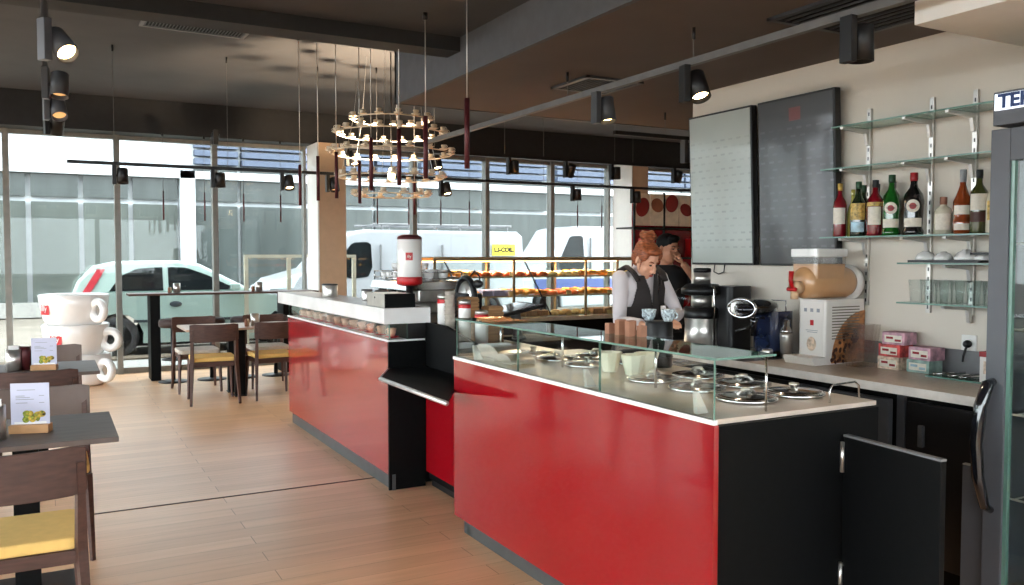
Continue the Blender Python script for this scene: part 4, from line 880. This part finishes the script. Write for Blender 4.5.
row(['croissant', 'wrap', 'croissant', 'bun', 'croissant', 'bun'], 1.11, 3.2, 5.5, .125, 'lower shelf')
row(['sand', 'sand', 'pale', 'sand'], .90, 3.3, 5.5, .13, 'bottom deck', (7.36, 7.52))
for i, x in enumerate((3.45, 3.95, 4.6, 5.1)):
    for j, z in enumerate((1.30, 1.11, .90)):
        tag(MB().at((x, 7.255, z+.001), rx=R(-12)).box(-.03, .03, 0, .003, 0, .045).box(-.03, .03, 0, .02, 0, .003).build('price_card', 'pricetag'), 'small price card on the %s, %s from the left' % (['upper shelf', 'lower shelf', 'bottom deck'][j], ORD[i]), 'price card', 'price cards in the pastry case')
# second counter linking behind (low dark)
# red merchandise display at right rear
ds = thing('merchandise_display', 'tall red shelving display with posters near the front windows', 'display', (6.7, 9.0, 0))
MB().box(.28, 1.5, .4, .42, 0, 2.32).build('back_panel', 'red', ds)
for x in (0, .49, .98, 1.48): MB().box(x, x+.025, 0, .025, 0, 2.34).build('post', 'blackmetal', ds)
for z in (.5, 1.0, 1.48, 1.88): MB().box(0, 1.5, 0, .4, z-.02, z).build('shelf_board', 'blackmetal', ds)
for i in range(6):
    p = MB().box(.03+i*.243, .262+i*.243, .008, .02, 1.9, 2.32).build('poster', 'poster', ds)
    cx_ = (.20, .08, .16, .20, .06, .17)[i]+.03+i*.243; rr = min(.22, cx_-.035-i*.243, .26+i*.243-cx_)
    MB().at((.145+i*.243, .006, (2.14, 2.17, 2.2, 2.12, 2.16, 2.14)[i])).ell((0, 0, 0), (.105, .003, (.13, .09, .12, .08, .13, .1)[i]), 18, 0, (0, R(25), 0)).build('print', ['posterred', 'posterbrown', 'posterred', 'posterred', 'posterbrown', 'posterred'][i], p)
k = MB()
for i in range(7):
    zz = [1.0, 1.48][i % 2]; x = .12+.2*i
    tt = thing('red_coffee_machine' if i % 2 else 'red_coffee_pack', 'red %s on the display, %s from the left' % (('coffee machine' if i % 2 else 'coffee pack'), ORD[i]), 'coffee machine' if i % 2 else 'pack', (6.7+x, 9.15, zz), 0, 'red goods on the merchandise display'); tt.location.z += .002
    MB().box(-.07, .07, -.08, .1, 0, .26).build('body', 'redplain', tt, .02)
    (MB().box(-.05, .05, -.1, -.08, .0, .12) if i % 2 else MB().box(-.05, .05, -.085, -.08, .06, .2)).build('front', 'blackmetal' if i % 2 else 'porcelain', tt)
ov = thing('oval_sign', 'white oval sign with dark ring letters on the red display', 'sign', (7.86, 8.96, 1.74)); MB().at(rx=R(90)).lathe([(0, 0), (.1, 0), (.1, .02), (0, .02)], n=28).build('disc', 'porcelain', ov).scale = (1.1, 1, .75)
text('ILLE', .08, (0, -.025, 0), (R(90), 0, 0), 'ink', ov, bold=.003)

# ------------------------------------------------------------------ tracks, spots, tubes, chandelier
def track(name, p0, p1, label, m='blackmetal', w=.03, wires=(), top=None):
    t = thing(name, label, 'light track', p0); d = Vector(p1)-Vector(p0)
    ax = 'y' if abs(d.y) > abs(d.x) else 'x'
    k = MB(); (k.box(-w/2, w/2, 0, d.y, 0, w) if ax == 'y' else k.box(0, d.x, -w/2, w/2, 0, w)); k.build('rail', m, t)
    for u, zt in wires:
        c_ = (0, u, 0) if ax == 'y' else (u, 0, 0); h = zt-p0[2]
        wv = MB().cyl((c_[0], c_[1], w), (c_[0], c_[1], h-.05), .0025, n=5).build('suspension_wire', 'greytrack', t); MB().cyl((c_[0], c_[1], h-.06), (c_[0], c_[1], h-.001), .009, n=8).build('ceiling_hook', 'blackmetal', wv)
track('ceiling_track', (2.9, .2, 2.47), (2.9, 6.9, 2.47), 'grey light track running over the gelato counter', 'greytrack', .035, [(u, ZS) for u in (1.7, 3.2, 4.4)])
track('ceiling_track', (.0, 1.5, 2.62), (.0, 9.0, 2.62), 'dark light track above the left dining tables', 'blackmetal', .03, [(1.5, ZN), (5.5, ZH)])
track('ceiling_track', (.155, 8.7, 2.34), (7.6, 8.7, 2.34), 'thin black light track along the street windows', 'blackmetal', .03, [(u, ZH) for u in (.39, 1.4, 2.3, 3.6, 5.0, 6.3)])
track('ceiling_track', (2.6, 8.45, 2.6), (7.6, 8.45, 2.6), 'black light track above the pastry case', 'blackmetal', .04, [(u, ZH) for u in (.4, 1.9, 3.4)])
track('ceiling_track', (3.9, 5.5, 2.45), (5.6, 5.5, 2.45), 'short black light track beyond the menu screens', 'blackmetal', .03, [(.5, ZS), (1.3, ZS)])
sp = {}
def spot(x, y, z, rz, tilt, label, lit=True, m='darkgrey', s=1.0, power=12, flip=1):
    t = thing('track_spot', label, 'spotlight', (x, y, z), R(rz)); t.scale = (s, s, s)
    MB().box(-.018, .018, -.03, .03, -.187, -.0).build('driver_box', m, t, .003)
    k = MB().at((.075*flip, 0, -.10), rx=R(tilt)); k.lathe([(.0, .07), (.047, .07), (.05, .065), (.052, -.075), (.046, -.075), (.045, -.03)], n=24); h = k.build('lamp_head', m, t)
    MB().at((.075*flip, 0, -.10), rx=R(tilt)).lathe([(0, -.045), (.043, -.045), (.043, -.05), (0, -.05)], n=24).build('lens', 'lamp' if lit else 'lampoff', h)
    MB().cyl((.015*flip, 0, -.10), (.03*flip, 0, -.1), .012, n=8).build('joint', m, t)
    if lit:
        l = bpy.data.lights.new('spot_light', 'SPOT'); l.energy = power; l.color = (1, .8, .58); l.spot_size = R(70); l.spot_blend = .6; l.shadow_soft_size = .04
        o = bpy.data.objects.new('spot_light', l); C.objects.link(o); o.parent = t; o.location = (.075*flip, math.sin(R(tilt))*.09, -.10-.09*math.cos(R(tilt))); o.rotation_euler = (R(tilt), 0, 0)
    return t
# over gelato counter
spot(2.86, 3.42, 2.47, -10, -28, 'lit dark spotlight hanging right above the pale menu screen', True, 'blackmetal', 1, 14); spot(2.86, 4.22, 2.47, 0, -12, 'grey lit spotlight second along the counter track', True, 'darkgrey', 1, 14)
spot(2.86, 2.41, 2.47, 0, 0, 'unlit dark spotlight hanging above the dark menu screen', False, 'blackmetal')
spot(.0, 4.62, 2.62, 30, -48, 'large lit spotlight at the upper left corner', True, 'fridge', 1.05, 20); spot(.0, 5.8, 2.62, -10, -15, 'dark spotlight second along the left track', False, 'darkgrey')
spot(.0, 6.7, 2.62, 10, -35, 'dark spotlight third along the left track', False, 'fridge'); spot(.0, 7.5, 2.62, 15, 30, 'dark spotlight farthest along the left track', False, 'blackmetal')
for i, x in enumerate((.54, 1.41, 2.08, 2.55, 3.83, 5.56, 6.45)):
    spot(x, 8.7, 2.34, 0, (-10, -5, -25, -20, -25, 0, -5)[i], '%s spotlight from the left on the window track' % ORD[i], i in (2, 4), 'blackmetal', .95, 6)
for i, (x, lit, tl_) in enumerate([(2.68, True, -20), (3.6, True, -25), (4.55, False, 0), (5.3, False, 30), (5.95, False, 0), (6.9, False, 20), (7.4, False, 40)]):
    spot(x, 8.45, 2.6, 0, tl_, '%s spotlight from the left on the track over the pastry case' % ORD[i], lit, 'blackmetal', 1, 14)
spot(4.6, 5.5, 2.45, 0, 0, 'dark spotlight on the short track beyond the menu screens', False, 'darkgrey'); spot(1.71, 10.3, 2.95, 90, 10, 'small black spotlight high up by the second window mullion', False, 'blackmetal', .9)

tube0 = None
tubes = [(1.9, 3.98, ZN), (1.93, 4.6, ZN), (1.97, 5.13, ZH), (1.95, 5.61, ZH), (1.98, 6.51, ZH), (1.93, 6.85, ZH), (1.97, 7.57, ZH), (2.34, 7.03, ZH), (3.5, 8.66, ZH)]
row2 = [(163, 10.8), (204, 11.0), (243, 11.2), (280, 11.4), (377, 12.0), (409, 12.2), (439, 12.5), (468, 12.7), (576, 13.6), (601, 13.8)]
for px_, d_ in row2:
    a_ = (px_-512)/850*d_; tubes.append((math.sin(PSI)*d_+math.cos(PSI)*a_, 11.42, 3.02))
for i, (x, y, zt) in enumerate(tubes):
    lb = ('slim dark red tube pendant over the red counter, %s from the camera' % ORD[i]) if i < 9 else ('thin tube pendant by the street windows, %s from the left' % ORD[i-9])
    t = thing('tube_pendant', lb, 'pendant lamp', (x, y, 1.95), 0, 'slim tube pendants'); w_ = .014 if i < 9 else .010
    MB().cyl((0, 0, 0), (0, 0, .36), w_, n=12).build('tube', 'darkred', t)
    MB().cyl((0, 0, .36), (0, 0, zt-1.95), .003, n=6).build('suspension_wire', 'alu' if i < 9 else 'greytrack', t)
    MB().cyl((0, 0, zt-1.95-.04), (0, 0, zt-1.951), .015, n=10).build('ceiling_cap', 'blackmetal', t)

chd = thing('cup_chandelier', 'round chandelier of white cups on wire rings above the bar', 'chandelier', (2.9, 7.76, 0))
rings = [(.37, 2.80, 13), (.52, 2.665, 18), (.58, 2.48, 18), (.50, 2.25, 16), (.36, 2.08, 12)]
cupmesh = None
for r_, z_, n_ in rings:
    MB().ring((0, 0, z_), r_, .006, 48, 6).build('wire_ring', 'goldcup', chd)
    for i in range(n_):
        a = 2*math.pi*i/n_+z_*3
        if cupmesh is None:
            k = MB(); k.lathe([(0, 0), (.022, 0), (.044, .010), (.042, .013), (0, .006)], n=14); cup(k, (0, 0, .008), .027, .038, 0, True, 0)
            o = k.build('cup_and_saucer', 'goldcup', chd); cupmesh = o
        else: o = cupmesh.copy(); C.objects.link(o)
        o.location = (r_*math.cos(a), r_*math.sin(a), z_+.006); o.rotation_euler = (0, 0, a)
for a in range(0, 360, 60): MB().cyl((.37*math.cos(R(a)), .37*math.sin(R(a)), 2.8), (.3*math.cos(R(a)), .3*math.sin(R(a)), ZH), .002, n=5).cyl((.37*math.cos(R(a)), .37*math.sin(R(a)), 2.8), (.5*math.cos(R(a)), .5*math.sin(R(a)), 2.25), .002, n=5).build('suspension_wire', 'alu', chd)
MB().lathe([(0, 2.22), (.03, 2.24), (.035, 2.28), (.02, 2.34), (0, 2.35)], n=16).build('lamp_bulb', 'lamp', chd)
MB().cyl((0, 0, 2.35), (0, 0, ZH), .006, n=6).build('cord', 'blackmetal', chd)
l = bpy.data.lights.new('chandelier_light', 'SPOT'); l.spot_size = R(115); l.spot_blend = .3; l.energy = 190; l.color = (1, .74, .48); l.shadow_soft_size = .05; o = bpy.data.objects.new('chandelier_light', l); C.objects.link(o); o.location = (2.9, 7.84, 2.30); o.rotation_euler = (R(152), 0, 0)
# pastry case light
l = bpy.data.lights.new('case_light', 'AREA'); l.shape = 'RECTANGLE'; l.size = 2.2; l.size_y = .06; l.energy = 26; l.color = (1, .76, .5); o = bpy.data.objects.new('case_light', l); C.objects.link(o); o.location = (4.3, 7.5, 1.43)
# near ceiling fittings
tag(MB().box(-4, 1.9, -.03, .03, -.09, -.04).build('ceiling_conduit', 'blackmetal', loc=(0, 4.0, ZN-.0)), 'black rectangular conduit under the near ceiling', 'conduit')
tag(MB().box(-.3, .5, -.35, .35, -.5, -.002).build('ceiling_unit', 'bulk', loc=(5.0, 7.4, ZH)), 'grey box hanging from the ceiling beyond the lowered section', 'ceiling unit')

# ------------------------------------------------------------------ people
def hand(k, w, d, up, side, s=1.0, curl=.6):
    """palm from wrist w along d (unit) with five fingers; side = direction of the thumb"""
    d = Vector(d).normalized(); side = Vector(side).normalized(); dn = d.cross(side).normalized()
    if dn.z > 0: dn = -dn
    w = Vector(w)
    k.tube([w, w+d*.035*s, w+d*.08*s], [.021*s, .03*s, .026*s], 10, flat=.55)
    for i, L in enumerate((.068, .075, .07, .055)):
        b0 = w+d*.078*s+side*(.027-.018*i)*s; b1 = b0+(d*.8+dn*.3*curl)*L*.5*s; b2 = b1+(d*.5+dn*.9*curl)*L*.5*s
        k.tube([b0-d*.01*s, b0, b1, b2], [.009*s, .009*s, .008*s, .006*s], 8)
    b0 = w+d*.03*s+side*.028*s; b1 = b0+(side*.7+d*.7)*.03*s; k.tube([w+d*.02*s+side*.012*s, b0, b1, b1+(d+dn*.4)*.026*s], [.011*s, .011*s, .0095*s, .007*s], 8)

def head(k, c, tilt, turn, s=1.0):
    X0 = k.X.copy(); k.X = X0 @ Matrix.Translation(c) @ Euler((tilt, 0, turn)).to_matrix().to_4x4() @ Matrix.Scale(s, 4)
    k.ell((0, -.005, .03), (.074, .092, .088), 18); k.ell((0, .02, -.035), (.058, .068, .075), 16); k.ell((0, .045, -.085), (.030, .032, .028), 12)
    k.tube([(0, .085, .02), (0, .103, -.008), (0, .112, -.026), (0, .09, -.036)], [.009, .011, .014, .008], 8)
    for sx in (-1, 1):
        k.ell((sx*.076, -.005, -.0), (.010, .018, .030), 10, 0, (0, 0, sx*R(-20))); k.ell((sx*.03, .078, .028), (.018, .01, .008), 8); k.ell((sx*.036, .062, -.03), (.022, .022, .022), 10)
    k.X = X0
def head_detail(parent, c, tilt, turn, lipm, browm, s=1.0):
    E_ = Matrix.Translation(c) @ Euler((tilt, 0, turn)).to_matrix().to_4x4() @ Matrix.Scale(s, 4)
    k = MB(); k.X = E_; k.ell((0, .096, -.056), (.020, .007, .0045), 10).ell((0, .094, -.063), (.016, .008, .005), 10); k.build('lips', lipm, parent)
    k = MB(); k.X = E_
    for sx in (-1, 1): k.ell((sx*.030, .0865, .010), (.012, .006, .0045), 10)
    k.build('eyes', 'eyedark', parent)
    k = MB(); k.X = E_
    for sx in (-1, 1): k.tube([(sx*.015, .092, .030), (sx*.03, .090, .035), (sx*.046, .078, .030)], [.003, .0035, .002], 6)
    k.build('eyebrows', browm, parent)
    return E_

TR = [(.90, .165, .115, .0), (.98, .155, .11, .005), (1.08, .128, .098, .01), (1.16, .138, .102, .02), (1.26, .158, .115, .035), (1.34, .165, .11, .045), (1.40, .155, .09, .05), (1.435, .11, .07, .055), (1.455, .065, .058, .06)]
def torso_ring(z, rx, ry, y0, g=0, n=28):
    return [((rx+g)*math.cos(2*math.pi*i/n), y0+(ry+g)*math.sin(2*math.pi*i/n)*(1.05 if math.sin(2*math.pi*i/n) > 0 else 1), z) for i in range(n)]
def loft(k, rings, m=0, cap=True, skip=None):
    n = len(rings[0]); v = [p for r_ in rings for p in r_]; f = []
    for j in range(len(rings)-1):
        for i in range(n):
            if skip and skip(j, i): continue
            f.append((j*n+i, j*n+(i+1) % n, (j+1)*n+(i+1) % n, (j+1)*n+i))
    if cap: f += [tuple(range(n))[::-1], tuple((len(rings)-1)*n+i for i in range(n))]
    return k.add(v, f, m, True)

wp = thing('person', 'woman with auburn bun in white shirt, dark vest and tie, looking down', 'person', (2.885, 3.86, 0), R(186))
wp.scale = (.9, .9, .985)
hc, ht, htn = (0.035, .13, 1.50), R(-30), R(0)
rs, re, rw = (.165, .045, 1.395), (.225, .11, 1.16), (.28, .36, 1.165)
ls, le, lw = (-.165, .045, 1.395), (-.21, .16, 1.19), (.08, .38, 1.18)
k = MB(); head(k, hc, ht, htn, .88); k.tube([(0, .04, 1.40), (0, .06, 1.45), (.01, .11, 1.50)], [.055, .048, .048], 14)
loft(k, [torso_ring(z, rx-.012, ry-.012, y0) for z, rx, ry, y0 in TR])
for a, b_, c_ in ((rs, re, rw), (ls, le, lw)): k.tube([a, b_, c_], [.04, .034, .024], 12)
hand(k, rw, (-.15, .9, -.1), 0, (-1, 0, .1)); hand(k, lw, (.35, .85, -.1), 0, (.9, -.3, .1))
for sx in (-1, 1):
    k.tube([(sx*.085, 0, .93), (sx*.09, .02, .50), (sx*.09, -.01, .09)], [.085, .056, .038], 14); k.ell((sx*.09, .05, .035), (.04, .11, .035))
body = solidify_remesh(k.build('body', 'skin', wp), .0055, 3)
head_detail(wp, hc, ht, htn, 'lips', 'hair', .88)
k = MB(); loft(k, [torso_ring(z, rx, ry, y0) for z, rx, ry, y0 in TR[1:]])
for a, b_, c_ in ((rs, re, rw), (ls, le, lw)):
    A, B, Cc = Vector(a), Vector(b_), Vector(c_); e = A+(A-B)*-.0; k.ell(A, (.055, .055, .05)); k.tube([A, A.lerp(B, .5)+Vector((0, 0, .0)), B, B.lerp(Cc, .5), Cc], [.050, .047, .042, .037, .031], 14)
k.tube([(0, .045, 1.42), (0, .07, 1.475)], [.062, .056], 16)
solidify_remesh(k.build('shirt', 'shirt', wp), .008, 3)
# collar wings
k = MB()
for sx in (-1, 1): k.add([(sx*.005, .125, 1.435), (sx*.05, .10, 1.485), (sx*.065, .09, 1.45), (sx*.035, .135, 1.40)], [(0, 1, 2, 3)]).add([(sx*.005, .120, 1.435), (sx*.05, .095, 1.485), (sx*.065, .085, 1.45), (sx*.035, .130, 1.40)], [(0, 1, 2, 3)])
k.build('collar', 'shirt', wp)
vr = []
zs_ = [.96+i*.005 for i in range(92)]
def tri(z):
    for (z0, a, b_, c_), (z1, d, e, f_) in zip(TR[:-1], TR[1:]):
        if z0 <= z <= z1: t_ = (z-z0)/(z1-z0); return (a+(d-a)*t_, b_+(e-b_)*t_, c_+(f_-c_)*t_)
rings_ = [torso_ring(z, *[q+dq for q, dq in zip(tri(z), (.012, .014, 0))], 0, 220) for z in zs_]
def sk(j, i):
    z = zs_[j]+.0025; x, y, _ = rings_[j][i]
    if y > .06 and z > 1.20 and abs(x) < (z-1.20)*.30: return True
    if z > 1.24 and abs(x) > .135-(z-1.24)*.15 and True: return True
    return False
k = MB(); loft(k, rings_, 0, False, sk)
for sx in (-1, 1): k.tube([(sx*.105, .145, 1.385), (sx*.115, .11, 1.43), (sx*.115, .05, 1.462), (sx*.11, -.02, 1.44), (sx*.1, -.06, 1.37)], [.03, .03, .03, .03, .03], 8, flat=.4)
v = k.build('vest', 'vest', wp); sd = v.modifiers.new('s', 'SOLIDIFY'); sd.thickness = .006
MB().prism([(-.012, 1.44), (.012, 1.44), (.026, 1.2), (0, 1.15), (-.026, 1.2)], .178, .185, 'y').at(rx=R(0)).build('tie', 'vest', wp)
MB().ell((0, .145, 1.435), (.018, .015, .02)).build('tie_knot', 'vest', wp)
MB().box(-.095, -.055, .168, .174, 1.225, 1.245).build('name_badge', 'porcelain', wp)
k = MB(); loft(k, [torso_ring(z, rx, ry, y0, 0) for z, rx, ry, y0 in ((.40, .20, .15, .01), (.6, .19, .145, .01), (.9, .178, .13, .0), (1.0, .165, .125, .005), (1.05, .15, .118, .01))]); k.build('apron', 'cloth', wp)
k = MB()
for sx in (-1, 1): k.tube([(sx*.085, 0, .55), (sx*.09, .02, .45), (sx*.09, -.01, .07)], [.085, .068, .056], 14)
k.build('trousers', 'cloth', wp); k = MB()
for sx in (-1, 1): k.ell((sx*.09, .045, .038), (.046, .125, .038), 16)
k.build('shoes', 'blackmetal', wp)
E_ = Matrix.Translation(hc) @ Euler((ht, 0, htn)).to_matrix().to_4x4() @ Matrix.Scale(.88, 4); k = MB(); k.X = E_
k.ell((0, -.018, .045), (.084, .094, .086), 18).ell((0, -.055, .0), (.076, .055, .075), 16).ell((0, .045, .092), (.062, .045, .028), 14)
for sx in (-1, 1): k.ell((sx*.066, .022, .055), (.022, .05, .045), 12).tube([(sx*.073, .03, .03), (sx*.078, .04, -.01), (sx*.072, .045, -.05)], [.008, .006, .003], 6)
rn = random.Random(4)
for i in range(14):
    a = i*2.4; k.ell((.04*math.cos(a), -.055+.03*math.sin(a), .14+.012*math.sin(i*1.7)), (.028, .024, .022), 8, 0, (a, a, 0))
k.ell((0, -.055, .135), (.052, .045, .038), 14)
for i in range(10):
    a = rn.uniform(0, 6.28); k.tube([(.04*math.cos(a), -.055+.035*math.sin(a), .13), (.07*math.cos(a), -.055+.055*math.sin(a), .15), (.075*math.cos(a+.3), -.055+.06*math.sin(a+.3), .13)], [.006, .005, .002], 5)
solidify_remesh(k.build('hair', 'hair', wp), .005, 2)

mp_ = thing('person', 'dark haired man in black vest raising one arm, behind the woman', 'person', (4.42, 5.50, 0), R(150))
mp_.scale = (.96, .96, .96)
hc, ht, htn = (0, .08, 1.62), R(-8), R(40)
k = MB(); head(k, hc, ht, htn, 1.02); k.tube([(0, .0, 1.42), (0, .03, 1.5), (0, .06, 1.56)], [.06, .052, .052], 14)
TM = [(z*1.03-.01, rx*1.12, ry*1.1, y0*.4) for z, rx, ry, y0 in TR]
loft(k, [torso_ring(z, rx-.012, ry-.012, y0) for z, rx, ry, y0 in TM])
aL = [(-.2, .02, 1.40), (-.28, .14, 1.30), (-.11, .19, 1.50)]; aR = [(.2, .02, 1.40), (.25, .03, 1.14), (.17, .2, 1.0)]
for a in (aL, aR): k.tube(a, [.045, .04, .027], 12)
hand(k, aL[2], (.5, .0, .8), 0, (.5, .5, -.2)); hand(k, aR[2], (-.2, .8, -.4), 0, (-1, 0, 0))
for sx in (-1, 1): k.tube([(sx*.09, 0, .93), (sx*.1, .02, .50), (sx*.1, -.01, .09)], [.09, .06, .04], 14); k.ell((sx*.1, .05, .035), (.04, .12, .035))
solidify_remesh(k.build('body', 'skindark', mp_), .006, 3); head_detail(mp_, hc, ht, htn, 'lips', 'hairblack', 1.02)
k = MB(); loft(k, [torso_ring(z, rx, ry, y0) for z, rx, ry, y0 in TM])
for a in (aL, aR):
    A, B, Cc = map(Vector, a); k.ell(A, (.06, .06, .055)); k.tube([A, B, B.lerp(Cc, .35)], [.058, .052, .046], 12)
solidify_remesh(k.build('black_shirt', 'cloth', mp_), .009, 3)
k = MB()
for sx in (-1, 1): k.tube([(sx*.09, 0, .98), (sx*.1, .02, .50), (sx*.1, -.01, .07)], [.105, .075, .06], 14)
k.build('trousers', 'cloth', mp_); k = MB()
for sx in (-1, 1): k.ell((sx*.1, .05, .038), (.048, .13, .038), 16)
k.build('shoes', 'blackmetal', mp_)
k = MB(); k.X = Matrix.Translation(hc) @ Euler((ht, 0, htn)).to_matrix().to_4x4() @ Matrix.Scale(1.02, 4)
k.ell((0, -.015, .05), (.082, .096, .082), 18).ell((0, -.05, .0), (.077, .055, .07), 16).ell((0, .055, .095), (.06, .04, .03), 14)
solidify_remesh(k.build('hair', 'hairblack', mp_), .006, 2)

# ------------------------------------------------------------------ world and view
w = bpy.data.worlds.new('world'); S.world = w; w.use_nodes = True
nt = w.node_tree; bg = nt.nodes['Background']
bg.inputs['Color'].default_value = (.92, .96, 1, 1); bg.inputs['Strength'].default_value = 4.9
S.view_settings.view_transform = 'Standard'; S.view_settings.look = 'None'; S.view_settings.exposure = 1.15; S.view_settings.gamma = 1
S.view_settings.use_curve_mapping = False
try:
    S.cycles.max_bounces = 10; S.cycles.diffuse_bounces = 5; S.cycles.glossy_bounces = 5; S.cycles.transparent_max_bounces = 24; S.cycles.sample_clamp_indirect = 6
    S.cycles.caustics_reflective = False; S.cycles.caustics_refractive = False
except Exception: pass
# throw away unused sources
for o in list(bpy.data.objects):
    if o.parent is None and o.get('label') == 'x':
        for c_ in list(o.children): bpy.data.objects.remove(c_)
        bpy.data.objects.remove(o)
